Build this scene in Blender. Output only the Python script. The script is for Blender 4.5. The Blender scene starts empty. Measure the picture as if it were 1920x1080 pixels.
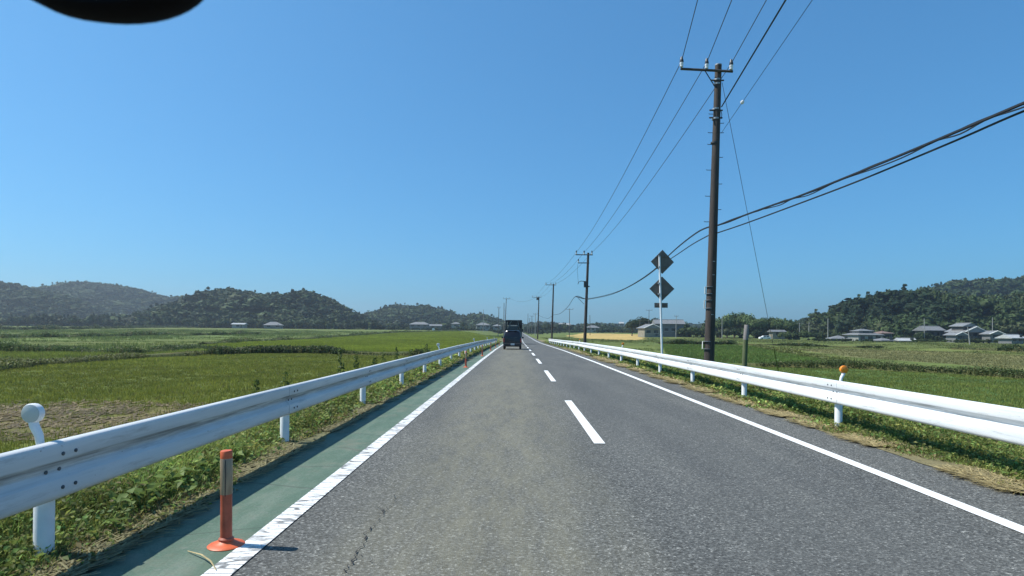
import bpy, math, random
import numpy as np
from mathutils import Vector, Matrix

R = math.radians
random.seed(7)
rng = np.random.default_rng(11)
scene = bpy.context.scene
COL = scene.collection

# ------------------------------------------------------------------ camera
F, CX, CY, ROLL, CAMH = 1120.0, 968.0, 620.0, R(0.6), 1.5
cam_data = bpy.data.cameras.new('camera')
cam = bpy.data.objects.new('camera', cam_data)
COL.objects.link(cam)
cam_data.sensor_width = 36.0
cam_data.lens = F / 1920.0 * 36.0
cam_data.shift_x = -(CX - 960) / 1920.0
cam_data.shift_y = (CY - 540) / 1920.0
cam_data.clip_start = 0.05
cam_data.clip_end = 12000
cam_data.dof.use_dof = True
cam_data.dof.focus_distance = 18.0
cam_data.dof.aperture_fstop = 7.0
cam.matrix_world = Matrix.Translation((0, 0, CAMH)) @ Matrix.Rotation(R(90), 4, 'X') @ Matrix.Rotation(ROLL, 4, 'Z')
scene.camera = cam

# ------------------------------------------------------------------ light
SUN_EL, SUN_AZ = R(53.5), R(6)          # the sun stands to the left, a little ahead
sun_dir = Vector((-math.cos(SUN_EL) * math.cos(SUN_AZ), math.cos(SUN_EL) * math.sin(SUN_AZ), math.sin(SUN_EL)))
world = bpy.data.worlds.new('World')
scene.world = world
world.use_nodes = True
wn = world.node_tree
bg = wn.nodes['Background']
sky = wn.nodes.new('ShaderNodeTexSky')
sky.sky_type = 'NISHITA'
sky.sun_disc = False
sky.sun_elevation = SUN_EL
sky.sun_rotation = math.atan2(sun_dir.x, sun_dir.y)
sky.air_density = 1.0
sky.dust_density = 0.9
sky.ozone_density = 3.0
tintn = wn.nodes.new('ShaderNodeMix'); tintn.data_type = 'RGBA'; tintn.blend_type = 'MULTIPLY'
tintn.inputs[0].default_value = 1.0
tintn.inputs[7].default_value = (0.42, 1.07, 1.57, 1)      # deep clear summer blue
gam = wn.nodes.new('ShaderNodeGamma'); gam.inputs[1].default_value = 0.70
wn.links.new(sky.outputs[0], gam.inputs[0]); wn.links.new(gam.outputs[0], tintn.inputs[6])
wn.links.new(tintn.outputs[2], bg.inputs[0])
bg.inputs[1].default_value = 0.125
sl = bpy.data.lights.new('sun', 'SUN')
sl.energy = 5.0
sl.angle = R(0.5)
sl.color = (1.0, 0.96, 0.87)
sun = bpy.data.objects.new('sun', sl)
sun.location = (-60, 6, 80)
sun.rotation_euler = sun_dir.to_track_quat('Z', 'Y').to_euler()
COL.objects.link(sun)
vs = scene.view_settings
vs.view_transform = 'Standard'
vs.look = 'None'
vs.exposure = 0.35
vs.gamma = 1.0
scene.render.engine = 'CYCLES'
scene.cycles.use_denoising = True
scene.cycles.max_bounces = 6
scene.cycles.transparent_max_bounces = 6
scene.cycles.volume_bounces = 0

# ------------------------------------------------------------------ helpers
def at(px, py, d):
    """world point at depth d (metres ahead) seen at photograph pixel px, py"""
    u, v = px - CX, CY - py
    c, s = math.cos(ROLL), math.sin(ROLL)
    return Vector(((u * c - v * s) / F * d, d, CAMH + (v * c + u * s) / F * d))

def gp(px, py, z=-0.8):
    """world point on the level z seen at px, py"""
    p = at(px, py, 1.0)
    k = (CAMH - z) / (CAMH - p.z)
    return Vector((p.x * k, k, z))

ZP = [(-60, 0), (0, 0), (30, -.04), (50, -.13), (75, -.33), (100, -.52), (135, -.62), (200, -.62), (300, -.52), (450, -.42), (3500, -.42)]
def zr(y):
    """height of the road surface"""
    xs = [p[0] for p in ZP]; ys = [p[1] for p in ZP]
    return np.interp(y, xs, ys)

def tag(o, label=None, cat=None, group=None, kind=None):
    if label: o['label'] = label
    if cat: o['category'] = cat
    if group: o['group'] = group
    if kind: o['kind'] = kind
    return o

ORG = {}
def empty(name, loc, label, cat, group=None):
    o = bpy.data.objects.new(name, None)
    o.empty_display_size = 0.2
    o.location = loc
    COL.objects.link(o)
    ORG[o] = Vector(loc)
    return tag(o, label, cat, group)

class MB:
    def __init__(self):
        self.v, self.f = [], []
    def add(self, vs, fs):
        b = len(self.v)
        self.v += [tuple(v) for v in vs]
        self.f += [tuple(b + i for i in f) for f in fs]
        return self
    def box(self, c, s, rot=None):
        hx, hy, hz = s[0] / 2, s[1] / 2, s[2] / 2
        vs = [Vector((x, y, z)) for x in (-hx, hx) for y in (-hy, hy) for z in (-hz, hz)]
        if rot is not None: vs = [rot @ v for v in vs]
        c = Vector(c)
        return self.add([v + c for v in vs], [(0, 1, 3, 2), (4, 6, 7, 5), (0, 4, 5, 1), (2, 3, 7, 6), (0, 2, 6, 4), (1, 5, 7, 3)])
    def tube(self, pts, r, seg=8, cap=True):
        pts = [Vector(p) for p in pts]
        n = len(pts)
        rs = r if isinstance(r, (list, tuple)) else [r] * n
        vs, fs = [], []
        up = None
        for i, p in enumerate(pts):
            t = (pts[min(i + 1, n - 1)] - pts[max(i - 1, 0)]).normalized()
            if up is None:
                up = Vector((0, 0, 1)) if abs(t.z) < .9 else Vector((0, 1, 0))
            a = t.cross(up).normalized(); b = t.cross(a).normalized()
            for k in range(seg):
                th = 2 * math.pi * k / seg
                vs.append(p + a * (math.cos(th) * rs[i]) + b * (math.sin(th) * rs[i]))
        for i in range(n - 1):
            for k in range(seg):
                k2 = (k + 1) % seg
                fs.append((i * seg + k, i * seg + k2, (i + 1) * seg + k2, (i + 1) * seg + k))
        if cap:
            fs.append(tuple(range(seg)))
            fs.append(tuple((n - 1) * seg + k for k in range(seg))[::-1])
        return self.add(vs, fs)
    def lathe(self, c, prof, seg=16, M=None):
        """prof: (radius, height) pairs about z"""
        c = Vector(c); vs, fs = [], []
        for (r, h) in prof:
            for k in range(seg):
                th = 2 * math.pi * k / seg
                v = Vector((r * math.cos(th), r * math.sin(th), h))
                if M is not None: v = M @ v
                vs.append(v + c)
        n = len(prof)
        for i in range(n - 1):
            for k in range(seg):
                k2 = (k + 1) % seg
                fs.append((i * seg + k, i * seg + k2, (i + 1) * seg + k2, (i + 1) * seg + k))
        fs.append(tuple(range(seg))[::-1]); fs.append(tuple((n - 1) * seg + k for k in range(seg)))
        return self.add(vs, fs)
    def loft(self, rings, cap=True):
        vs, fs = [], []
        n = len(rings[0])
        for r in rings: vs += [Vector(p) for p in r]
        for i in range(len(rings) - 1):
            for k in range(n):
                k2 = (k + 1) % n
                fs.append((i * n + k, i * n + k2, (i + 1) * n + k2, (i + 1) * n + k))
        if cap:
            fs.append(tuple(range(n))[::-1]); fs.append(tuple((len(rings) - 1) * n + k for k in range(n)))
        return self.add(vs, fs)
    def build(self, name, mat, parent=None, smooth=False, bevel=0):
        org = ORG.get(parent, Vector((0, 0, 0)))
        me = bpy.data.meshes.new(name)
        me.from_pydata([tuple(Vector(v) - org) for v in self.v], [], self.f)
        me.materials.append(mat)
        import bmesh
        bm = bmesh.new(); bm.from_mesh(me)
        bmesh.ops.recalc_face_normals(bm, faces=bm.faces)
        bm.to_mesh(me); bm.free()
        if smooth:
            me.polygons.foreach_set('use_smooth', [True] * len(me.polygons))
            try: me.set_sharp_from_angle(angle=R(40))
            except Exception: pass
        o = bpy.data.objects.new(name, me)
        COL.objects.link(o)
        if parent is not None:
            o.parent = parent
            ORG[o] = org
        if bevel:
            m = o.modifiers.new('bevel', 'BEVEL'); m.width = bevel; m.segments = 2; m.limit_method = 'ANGLE'
        return o

def np_mesh(name, V, Fc, mat, col=None, smooth=False, parent=None):
    """mesh from numpy arrays; Fc is (m, k) with the same k for all faces"""
    V = np.asarray(V, np.float32); Fc = np.asarray(Fc, np.int32)
    m, k = Fc.shape
    me = bpy.data.meshes.new(name)
    me.vertices.add(len(V)); me.vertices.foreach_set('co', V.ravel())
    me.loops.add(m * k); me.loops.foreach_set('vertex_index', Fc.ravel())
    me.polygons.add(m)
    me.polygons.foreach_set('loop_start', np.arange(0, m * k, k, dtype=np.int32))
    try: me.polygons.foreach_set('loop_total', np.full(m, k, np.int32))
    except Exception: pass
    if smooth: me.polygons.foreach_set('use_smooth', np.ones(m, bool))
    if col is not None:
        a = me.attributes.new('Col', 'FLOAT_COLOR', 'POINT')
        c4 = np.ones((len(V), 4), np.float32); c4[:, :3] = col
        a.data.foreach_set('color', c4.ravel())
    me.update(calc_edges=True)
    me.materials.append(mat)
    o = bpy.data.objects.new(name, me)
    COL.objects.link(o)
    if parent is not None: o.parent = parent
    return o

# ------------------------------------------------------------------ materials
def mat_new(name):
    m = bpy.data.materials.new(name); m.use_nodes = True
    nt = m.node_tree
    return m, nt, nt.nodes['Principled BSDF']

def node(nt, typ, **kw):
    n = nt.nodes.new(typ)
    for k, v in kw.items():
        if k in n.inputs: n.inputs[k].default_value = v
        else: setattr(n, k, v)
    return n

def ramp(nt, fac, stops):
    r = nt.nodes.new('ShaderNodeValToRGB')
    els = r.color_ramp.elements
    while len(els) < len(stops): els.new(0.5)
    for e, (p, c) in zip(els, stops):
        e.position = p; e.color = (*c, 1) if len(c) == 3 else c
    nt.links.new(fac, r.inputs[0])
    return r

def coords(nt, scale=(1, 1, 1), kind='Object'):
    tc = nt.nodes.new('ShaderNodeTexCoord'); mp = nt.nodes.new('ShaderNodeMapping')
    mp.inputs['Scale'].default_value = scale
    nt.links.new(tc.outputs[kind], mp.inputs[0])
    return mp.outputs[0]

def mix(nt, fac, a, b, blend='MIX'):
    m = nt.nodes.new('ShaderNodeMix'); m.data_type = 'RGBA'; m.blend_type = blend
    for s, v in ((m.inputs[0], fac), (m.inputs[6], a), (m.inputs[7], b)):
        if hasattr(v, 'links') or isinstance(v, bpy.types.NodeSocket): nt.links.new(v, s)
        elif isinstance(v, (int, float)): s.default_value = v
        else: s.default_value = (*v, 1)
    return m.outputs[2]

def bump(nt, bsdf, h, strength=0.3, dist=0.01):
    b = nt.nodes.new('ShaderNodeBump')
    b.inputs['Strength'].default_value = strength; b.inputs['Distance'].default_value = dist
    nt.links.new(h, b.inputs['Height']); nt.links.new(b.outputs[0], bsdf.inputs['Normal'])

def simple(name, c, rough=0.6, metal=0.0, var=0.15, scale=6.0, c2=None, bumps=0.0, spec=0.5, stretch=(1, 1, 1)):
    m, nt, b = mat_new(name)
    co = coords(nt, stretch)
    n = node(nt, 'ShaderNodeTexNoise', Scale=scale, Detail=5.0, Roughness=0.6)
    nt.links.new(co, n.inputs['Vector'])
    lo = c2 or tuple(x * (1 - var) for x in c)
    hi = tuple(min(1, x * (1 + var * .6)) for x in c)
    r = ramp(nt, n.outputs[0], [(0.3, lo), (0.7, hi)])
    nt.links.new(r.outputs[0], b.inputs['Base Color'])
    b.inputs['Roughness'].default_value = rough
    b.inputs['Metallic'].default_value = metal
    b.inputs['Specular IOR Level'].default_value = spec
    if bumps: bump(nt, b, n.outputs[0], bumps, 0.01)
    return m

def foliage(name, trans=0.3, rough=0.6, spec=0.25):
    """colour comes from each leaf's own tint attribute"""
    m, nt, b = mat_new(name)
    a = node(nt, 'ShaderNodeAttribute', attribute_name='Col')
    n = node(nt, 'ShaderNodeTexNoise', Scale=0.35, Detail=3.0)
    nt.links.new(coords(nt), n.inputs['Vector'])
    r = ramp(nt, n.outputs[0], [(0.3, (.82, .84, .8)), (0.7, (1.12, 1.1, 1.05))])
    c = mix(nt, 1.0, a.outputs['Color'], r.outputs[0], 'MULTIPLY')
    nt.links.new(c, b.inputs['Base Color'])
    b.inputs['Roughness'].default_value = rough
    b.inputs['Specular IOR Level'].default_value = spec
    t = nt.nodes.new('ShaderNodeBsdfTranslucent')
    nt.links.new(c, t.inputs[0])
    mx = nt.nodes.new('ShaderNodeMixShader'); mx.inputs[0].default_value = trans
    nt.links.new(b.outputs[0], mx.inputs[1]); nt.links.new(t.outputs[0], mx.inputs[2])
    nt.links.new(mx.outputs[0], nt.nodes['Material Output'].inputs[0])
    return m

def asphalt_mat():
    m, nt, b = mat_new('asphalt')
    L = nt.links.new
    co = coords(nt)
    sep = nt.nodes.new('ShaderNodeSeparateXYZ'); L(co, sep.inputs[0])
    # stones of the surface course
    v = node(nt, 'ShaderNodeTexVoronoi', Scale=78.0); L(co, v.inputs['Vector'])
    hs = nt.nodes.new('ShaderNodeSeparateColor'); L(v.outputs['Color'], hs.inputs[0])
    stones = ramp(nt, hs.outputs[0], [(0.0, (.042, .042, .040)), (0.45, (.084, .086, .081)), (0.80, (.116, .118, .111)), (0.95, (.18, .18, .17)), (1.0, (.30, .30, .275))])
    # medium grain so that the surface stays mottled further off
    g = node(nt, 'ShaderNodeTexNoise', Scale=34.0, Detail=8.0, Roughness=0.78); L(co, g.inputs['Vector'])
    gr = ramp(nt, g.outputs[0], [(0.32, (.22, .22, .22)), (0.41, (.74, .74, .74)), (0.5, (1.04, 1.04, 1.04)), (0.66, (1.62, 1.62, 1.62))])
    c1 = mix(nt, 1.0, stones.outputs[0], gr.outputs[0], 'MULTIPLY')
    # broad patches drawn out along the road
    n2 = node(nt, 'ShaderNodeTexNoise', Scale=0.6, Detail=4.0)
    L(coords(nt, (2.2, 0.35, 1)), n2.inputs['Vector'])
    br = ramp(nt, n2.outputs[0], [(0.3, (.80, .81, .83)), (0.7, (1.16, 1.15, 1.13))])
    c2 = mix(nt, 1.0, c1, br.outputs[0], 'MULTIPLY')
    # dry mud carried onto the left lane
    def lane(x0, w):
        a = node(nt, 'ShaderNodeMath', operation='SUBTRACT'); L(sep.outputs[0], a.inputs[0]); a.inputs[1].default_value = x0
        a2 = node(nt, 'ShaderNodeMath', operation='ABSOLUTE'); L(a.outputs[0], a2.inputs[0])
        mr = nt.nodes.new('ShaderNodeMapRange'); mr.interpolation_type = 'SMOOTHSTEP'
        mr.inputs[1].default_value = w; mr.inputs[2].default_value = w * .2; mr.inputs[3].default_value = 0; mr.inputs[4].default_value = 1
        L(a2.outputs[0], mr.inputs[0]); return mr.outputs[0]
    n3 = node(nt, 'ShaderNodeTexNoise', Scale=2.6, Detail=9.0, Roughness=0.75); L(coords(nt, (1.5, .30, 1)), n3.inputs['Vector'])
    md = ramp(nt, n3.outputs[0], [(0.28, (.05, .05, .05)), (0.68, (1, 1, 1))])
    def mul(a, k):
        q = node(nt, 'ShaderNodeMath', operation='MULTIPLY'); L(a, q.inputs[0])
        if isinstance(k, float): q.inputs[1].default_value = k
        else: L(k, q.inputs[1])
        return q.outputs[0]
    mud = mul(mul(lane(-0.25, 1.55), md.outputs[0]), 0.56)
    c3 = mix(nt, mud, c2, (.225, .210, .142))
    # polished wheel tracks: slightly lighter left lane, darker right lane
    tr = mul(lane(2.35, 1.5), 0.28)
    c4 = mix(nt, tr, c3, (.082, .085, .083))
    L(c4, b.inputs['Base Color'])
    b.inputs['Roughness'].default_value = 0.82
    b.inputs['Specular IOR Level'].default_value = 0.3
    ad = node(nt, 'ShaderNodeMath', operation='ADD'); L(v.outputs['Distance'], ad.inputs[0]); L(g.outputs[0], ad.inputs[1])
    bump(nt, b, ad.outputs[0], 0.55, 0.006)
    return m

def paint_mat(name, worn):
    m, nt, b = mat_new(name)
    L = nt.links.new
    n = node(nt, 'ShaderNodeTexNoise', Scale=9.0, Detail=7.0, Roughness=.7); L(coords(nt), n.inputs['Vector'])
    base = ramp(nt, n.outputs[0], [(0.3, (.60, .61, .60)), (0.6, (.80, .81, .81))])
    col = base.outputs[0]
    if worn:
        w = node(nt, 'ShaderNodeTexVoronoi', Scale=1.0, feature='DISTANCE_TO_EDGE')
        w.inputs['Randomness'].default_value = 0.9
        mp = coords(nt, (3.2, 15.0, 1))
        nz = node(nt, 'ShaderNodeTexNoise', Scale=6.0, Detail=4.0); L(coords(nt), nz.inputs['Vector'])
        wp = mix(nt, 0.16, mp, nz.outputs['Color'], 'ADD')
        L(wp, w.inputs['Vector'])
        k = ramp(nt, w.outputs['Distance'], [(0.0, (1, 1, 1)), (0.05, (.9, .9, .9)), (0.10, (0, 0, 0))])
        n2 = node(nt, 'ShaderNodeTexNoise', Scale=2.4, Detail=6.0, Roughness=.7); L(coords(nt), n2.inputs['Vector'])
        k2 = ramp(nt, n2.outputs[0], [(0.34, (.15, .15, .15)), (0.52, (1, 1, 1))])
        kk = mix(nt, 1.0, k.outputs[0], k2.outputs[0], 'MULTIPLY')
        col = mix(nt, kk, col, (.12, .12, .12))
        n4 = node(nt, 'ShaderNodeTexNoise', Scale=26.0, Detail=6.0, Roughness=.7); L(coords(nt), n4.inputs['Vector'])
        k4 = ramp(nt, n4.outputs[0], [(0.56, (0, 0, 0)), (0.66, (.85, .85, .85))])
        col = mix(nt, k4.outputs[0], col, (.13, .13, .13))
    L(col, b.inputs['Base Color'])
    b.inputs['Roughness'].default_value = 0.7
    bump(nt, b, n.outputs[0], 0.2, 0.004)
    return m

def green_mat():
    m, nt, b = mat_new('green_surfacing')
    L = nt.links.new
    n = node(nt, 'ShaderNodeTexNoise', Scale=2.0, Detail=8.0, Roughness=.65); L(coords(nt, (2.0, .6, 1)), n.inputs['Vector'])
    base = ramp(nt, n.outputs[0], [(0.3, (.066, .112, .080)), (0.5, (.086, .138, .100)), (0.72, (.140, .182, .142))])
    n2 = node(nt, 'ShaderNodeTexNoise', Scale=60.0, Detail=5.0, Roughness=.7); L(coords(nt), n2.inputs['Vector'])
    g = ramp(nt, n2.outputs[0], [(0.35, (.8, .8, .8)), (0.65, (1.15, 1.15, 1.15))])
    c = mix(nt, 1.0, base.outputs[0], g.outputs[0], 'MULTIPLY')
    # cracks across the strip and soil on its outer edge
    w = node(nt, 'ShaderNodeTexVoronoi', Scale=1.0, feature='DISTANCE_TO_EDGE'); L(coords(nt, (.25, .6, 1)), w.inputs['Vector'])
    k = ramp(nt, w.outputs['Distance'], [(0.0, (.7, .7, .7)), (0.006, (0, 0, 0))])
    c = mix(nt, k.outputs[0], c, (.05, .06, .05))
    n3 = node(nt, 'ShaderNodeTexNoise', Scale=1.7, Detail=6.0, Roughness=.65); L(coords(nt), n3.inputs['Vector'])
    n7 = node(nt, 'ShaderNodeTexNoise', Scale=11.0, Detail=9.0, Roughness=.75); L(coords(nt), n7.inputs['Vector'])
    k7 = ramp(nt, n7.outputs[0], [(0.56, (0, 0, 0)), (0.64, (.75, .75, .75))])
    c = mix(nt, k7.outputs[0], c, (.150, .175, .150))
    k3 = ramp(nt, n3.outputs[0], [(0.52, (0, 0, 0)), (0.70, (.6, .6, .6))])
    c = mix(nt, k3.outputs[0], c, (.17, .17, .13))
    L(c, b.inputs['Base Color'])
    b.inputs['Roughness'].default_value = .75
    b.inputs['Specular IOR Level'].default_value = .3
    bump(nt, b, n2.outputs[0], .35, .004)
    return m

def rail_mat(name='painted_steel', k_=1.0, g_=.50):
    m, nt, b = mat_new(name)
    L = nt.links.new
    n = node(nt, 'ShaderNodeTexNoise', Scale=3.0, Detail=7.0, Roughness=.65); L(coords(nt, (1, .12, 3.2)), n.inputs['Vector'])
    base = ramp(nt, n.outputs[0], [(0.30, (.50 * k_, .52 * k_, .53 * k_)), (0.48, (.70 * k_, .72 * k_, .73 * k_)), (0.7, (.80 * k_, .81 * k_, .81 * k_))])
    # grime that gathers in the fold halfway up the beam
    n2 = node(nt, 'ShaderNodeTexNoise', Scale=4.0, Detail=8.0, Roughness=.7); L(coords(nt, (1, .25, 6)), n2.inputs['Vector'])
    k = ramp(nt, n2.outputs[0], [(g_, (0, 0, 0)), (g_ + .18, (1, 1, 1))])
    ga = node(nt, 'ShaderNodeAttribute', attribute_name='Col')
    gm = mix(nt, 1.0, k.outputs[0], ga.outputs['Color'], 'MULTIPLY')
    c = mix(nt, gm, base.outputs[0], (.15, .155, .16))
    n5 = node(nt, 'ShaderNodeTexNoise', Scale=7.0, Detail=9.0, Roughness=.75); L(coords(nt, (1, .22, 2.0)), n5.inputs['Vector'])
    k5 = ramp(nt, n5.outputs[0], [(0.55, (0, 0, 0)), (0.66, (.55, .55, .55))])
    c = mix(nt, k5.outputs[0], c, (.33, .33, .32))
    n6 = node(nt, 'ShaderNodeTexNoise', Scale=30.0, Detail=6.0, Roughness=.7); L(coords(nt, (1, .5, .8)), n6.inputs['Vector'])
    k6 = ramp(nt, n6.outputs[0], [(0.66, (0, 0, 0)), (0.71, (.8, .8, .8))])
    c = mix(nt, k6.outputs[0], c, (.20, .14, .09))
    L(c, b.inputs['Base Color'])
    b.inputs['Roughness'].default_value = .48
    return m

def ground_mat(name='soil_and_grass', fs=.9, bd=.08):
    m, nt, b = mat_new(name)
    L = nt.links.new
    a = node(nt, 'ShaderNodeAttribute', attribute_name='Col')
    n = node(nt, 'ShaderNodeTexNoise', Scale=fs, Detail=10.0, Roughness=.72); L(coords(nt), n.inputs['Vector'])
    r = ramp(nt, n.outputs[0], [(0.3, (.62, .64, .58)), (0.5, (1, 1, 1)), (0.7, (1.45, 1.38, 1.25))])
    c = mix(nt, 1.0, a.outputs['Color'], r.outputs[0], 'MULTIPLY')
    n2 = node(nt, 'ShaderNodeTexNoise', Scale=.06, Detail=6.0, Roughness=.6); L(coords(nt), n2.inputs['Vector'])
    r2 = ramp(nt, n2.outputs[0], [(0.3, (.82, .86, .82)), (0.7, (1.16, 1.12, 1.1))])
    c = mix(nt, 1.0, c, r2.outputs[0], 'MULTIPLY')
    L(c, b.inputs['Base Color'])
    b.inputs['Roughness'].default_value = .95
    b.inputs['Specular IOR Level'].default_value = .1
    bump(nt, b, n.outputs[0], .8, bd)
    return m

M = {}
M['asphalt'] = asphalt_mat()
M['paint'] = paint_mat('road_paint', False)
M['worn_paint'] = paint_mat('worn_road_paint', True)
M['green'] = green_mat()
M['rail'] = rail_mat()
M['rail_dark'] = rail_mat('darker_painted_steel', .82, .40)  # left rail: darker base tone and more fold grime than the right one
M['post'] = simple('white_post_paint', (.72, .74, .74), .45, 0, .12, 5)
M['bolt'] = simple('bolt_steel', (.10, .11, .12), .45, .6, .3, 40)
M['soil'] = ground_mat()
M['verge_soil'] = ground_mat('verge_soil', 9.0, .03)
M['leaf'] = foliage('leaf', .38)
M['forest'] = foliage('forest_leaf', .12, .7, .15)
M['bark'] = simple('bark', (.10, .075, .05), .9, 0, .4, 8, bumps=.5)
M['crack'] = simple('crack_tar', (.018, .018, .019), .9, 0, .2, 20)
M['orange'] = simple('orange_plastic', (.62, .115, .035), .5, 0, .2, 8)
M['orange_old'] = simple('faded_orange_plastic', (.42, .092, .045), .55, 0, .35, 9)
M['reflect_band'] = simple('dull_reflective_band', (.34, .25, .16), .35, 0, .45, 12, stretch=(3, 3, .4))
M['lens_white'] = simple('white_reflector', (.47, .50, .49), .25, 0, .08, 10)
M['lens_orange'] = simple('orange_reflector', (.85, .27, .02), .25, 0, .12, 14)
M['white_plastic'] = simple('white_plastic', (.76, .77, .77), .4, 0, .08, 10)
M['pole'] = simple('weathered_brown_pole', (.052, .040, .034), .8, 0, .45, 3, bumps=.3, stretch=(3, 3, .5))
M['pole_far'] = simple('grey_brown_pole', (.12, .105, .098), .8, 0, .35, 2)
M['concrete'] = simple('pale_concrete_pole', (.34, .33, .31), .85, 0, .25, 2)
M['dark_steel'] = simple('dark_steel', (.055, .055, .06), .55, .3, .3, 10)
M['galv'] = simple('galvanised_steel', (.36, .38, .40), .5, .5, .2, 8)
M['porcelain'] = simple('white_porcelain', (.78, .79, .80), .2, 0, .05, 10)
M['insul_cap'] = simple('dark_insulator_cap', (.04, .045, .055), .4, 0, .2, 10)
M['cable'] = simple('black_cable', (.012, .014, .018), .6, 0, .3, 8)
M['wire'] = simple('dull_wire', (.035, .04, .05), .6, 0, .3, 8)
M['plate'] = simple('white_plate', (.72, .72, .66), .5, 0, .1, 10)
M['sign_back'] = simple('grey_sign_back', (.155, .130, .112), .6, .1, .25, 6)
M['sign_pole'] = simple('white_sign_pole', (.74, .76, .78), .4, 0, .08, 4)
M['old_wood'] = simple('grey_wood', (.22, .20, .19), .9, 0, .3, 6, bumps=.4, stretch=(4, 4, .5))
M['moss_wood'] = simple('mossy_wood', (.105, .125, .055), .9, 0, .35, 6, bumps=.4, stretch=(4, 4, .5))
M['guard'] = simple('green_guy_guard', (.13, .15, .03), .5, 0, .3, 5)
M['van'] = simple('dark_plum_paint', (.018, .014, .020), .22, 0, .2, 3)
M['glass'] = simple('dark_glass', (.012, .012, .016), .08, 0, .2, 3)
M['rubber'] = simple('tyre_rubber', (.015, .015, .015), .8, 0, .2, 10)
M['bumper'] = simple('black_bumper', (.02, .02, .022), .5, 0, .2, 6)
M['lamp_red'] = simple('red_tail_lamp', (.30, .02, .02), .25, 0, .2, 8)
M['numplate'] = simple('number_plate_white', (.55, .56, .55), .45, 0, .1, 8)
M['truck_green'] = simple('dark_green_truck_paint', (.018, .030, .032), .45, 0, .25, 3)
M['truck_dark'] = simple('truck_chassis', (.012, .013, .014), .6, 0, .2, 4)
M['tarp'] = simple('grey_tarpaulin', (.12, .15, .15), .7, 0, .35, 2)
M['mirror_black'] = simple('black_mirror_plastic', (.004, .004, .005), .9, 0, .2, 10, spec=.1)
M['mirror_glass'] = simple('mirror_glass', (.6, .6, .6), .05, 1.0, .02, 4)
M['tile_grey'] = simple('grey_roof_tiles', (.20, .205, .21), .55, 0, .25, 1.5)
M['tile_light'] = simple('pale_roof_tiles', (.175, .18, .185), .65, 0, .25, 1.5)
M['tile_white'] = simple('white_sheet_roof', (.40, .41, .41), .55, 0, .2, 1.5)
M['tile_brown'] = simple('brown_roof_tiles', (.20, .13, .10), .6, 0, .3, 1.5)
M['wall_white'] = simple('white_house_wall', (.28, .28, .26), .8, 0, .2, 1.5)
M['wall_grey'] = simple('grey_house_wall', (.16, .165, .17), .8, 0, .2, 1.5)
M['wall_tan'] = simple('tan_house_wall', (.25, .23, .18), .8, 0, .2, 1.5)
M['wall_dark'] = simple('dark_timber_wall', (.09, .085, .08), .8, 0, .25, 1.5)
M['window'] = simple('house_window_glass', (.03, .035, .04), .12, 0, .3, 2)
M['trim'] = simple('white_gable_trim', (.70, .70, .68), .6, 0, .1, 3)
M['straw'] = simple('dry_straw', (.45, .36, .19), .8, 0, .3, 12)

# ------------------------------------------------------------------ ground
XL0, XL1 = -2.72, 4.80           # paved width
def pnoise(x, y, s, seed=0):
    """cheap smooth value noise"""
    r = np.random.default_rng(seed); T = r.random((64, 64))
    u, v = np.asarray(x) / s, np.asarray(y) / s
    i, j = np.floor(u).astype(int), np.floor(v).astype(int)
    a, b = u - i, v - j
    a, b = a * a * (3 - 2 * a), b * b * (3 - 2 * b)
    g = lambda p, q: T[p % 64, q % 64]
    return (g(i, j) * (1 - a) + g(i + 1, j) * a) * (1 - b) + (g(i, j + 1) * (1 - a) + g(i + 1, j + 1) * a) * b

FZ = -0.8
def ground_z(x, y):
    x = np.asarray(x, float); y = np.asarray(y, float)
    zrd = zr(y)
    left = np.interp(x, [-5.6, -4.0, -2.9, -2.6], [1, 0.1, 0.02, 0.02])
    right = np.interp(x, [4.7, 5.2, 7.3, 9.0], [0.02, 0.02, 0.06, 1])
    k = np.maximum(left, right)
    z = zrd * (1 - k) + FZ * k - 0.015
    inside = (x > -2.66) & (x < 4.74)
    z = np.where(inside, zrd - 0.09, z)
    ss = lambda t: np.clip(t, 0, 1) ** 2 * (3 - 2 * np.clip(t, 0, 1))
    z = z + 2.0 * ss((y - 90) / 290) * ss((-x - 8) / 14) + 1.5 * ss((y - 170) / 250) * ss((x - 12) / 30)
    z = z + (pnoise(x, y, 1.7, 3) - .5) * .08 * np.where(inside | (np.abs(x - 1) < 4.2), 0, 1)
    return z

def inpoly(x, y, poly):
    c = np.zeros(np.shape(x), bool)
    n = len(poly)
    for i in range(n):
        x1, y1 = poly[i][0], poly[i][1]; x2, y2 = poly[(i + 1) % n][0], poly[(i + 1) % n][1]
        if y1 == y2: continue
        cond = ((y1 > y) != (y2 > y)) & (x < (x2 - x1) * (y - y1) / (y2 - y1) + x1)
        c ^= cond
    return c

def P(*pp):
    return [gp(*p) for p in pp]

# banks between the fields, as lines on the field level
BUND_A = P((-260, 722), (-60, 699), (0, 692), (120, 681), (275, 671), (400, 664.5), (480, 661))
BUND_B = P((400, 666), (480, 662), (560, 661.5), (640, 664), (720, 667), (790, 668))
BUND_C = P((-160, 658), (0, 659), (150, 661), (250, 664), (330, 657), (420, 653))
BUND_D = P((380, 646), (460, 641), (560, 637.5), (660, 632), (740, 628.5), (860, 627))
BUND_E = P((-120, 634), (0, 634), (160, 632), (300, 630), (480, 630))
BUND_F = P((-120, 622), (60, 622.5), (200, 621.5), (330, 620.5), (480, 620.5), (600, 622.5), (700, 624))
RB_A = P((1400, 686), (1503, 689), (1600, 691), (1677, 695), (1770, 699), (1869, 705), (2000, 716))
RB_B = P((1420, 650), (1470, 660), (1530, 671), (1600, 685))
RB_C = P((1235, 645), (1300, 646), (1372, 647))
RB_D = P((1372, 646), (1450, 647.5), (1560, 651), (1650, 653))
RB_E = P((1790, 655), (1850, 657), (1920, 660), (2040, 666))

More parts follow.
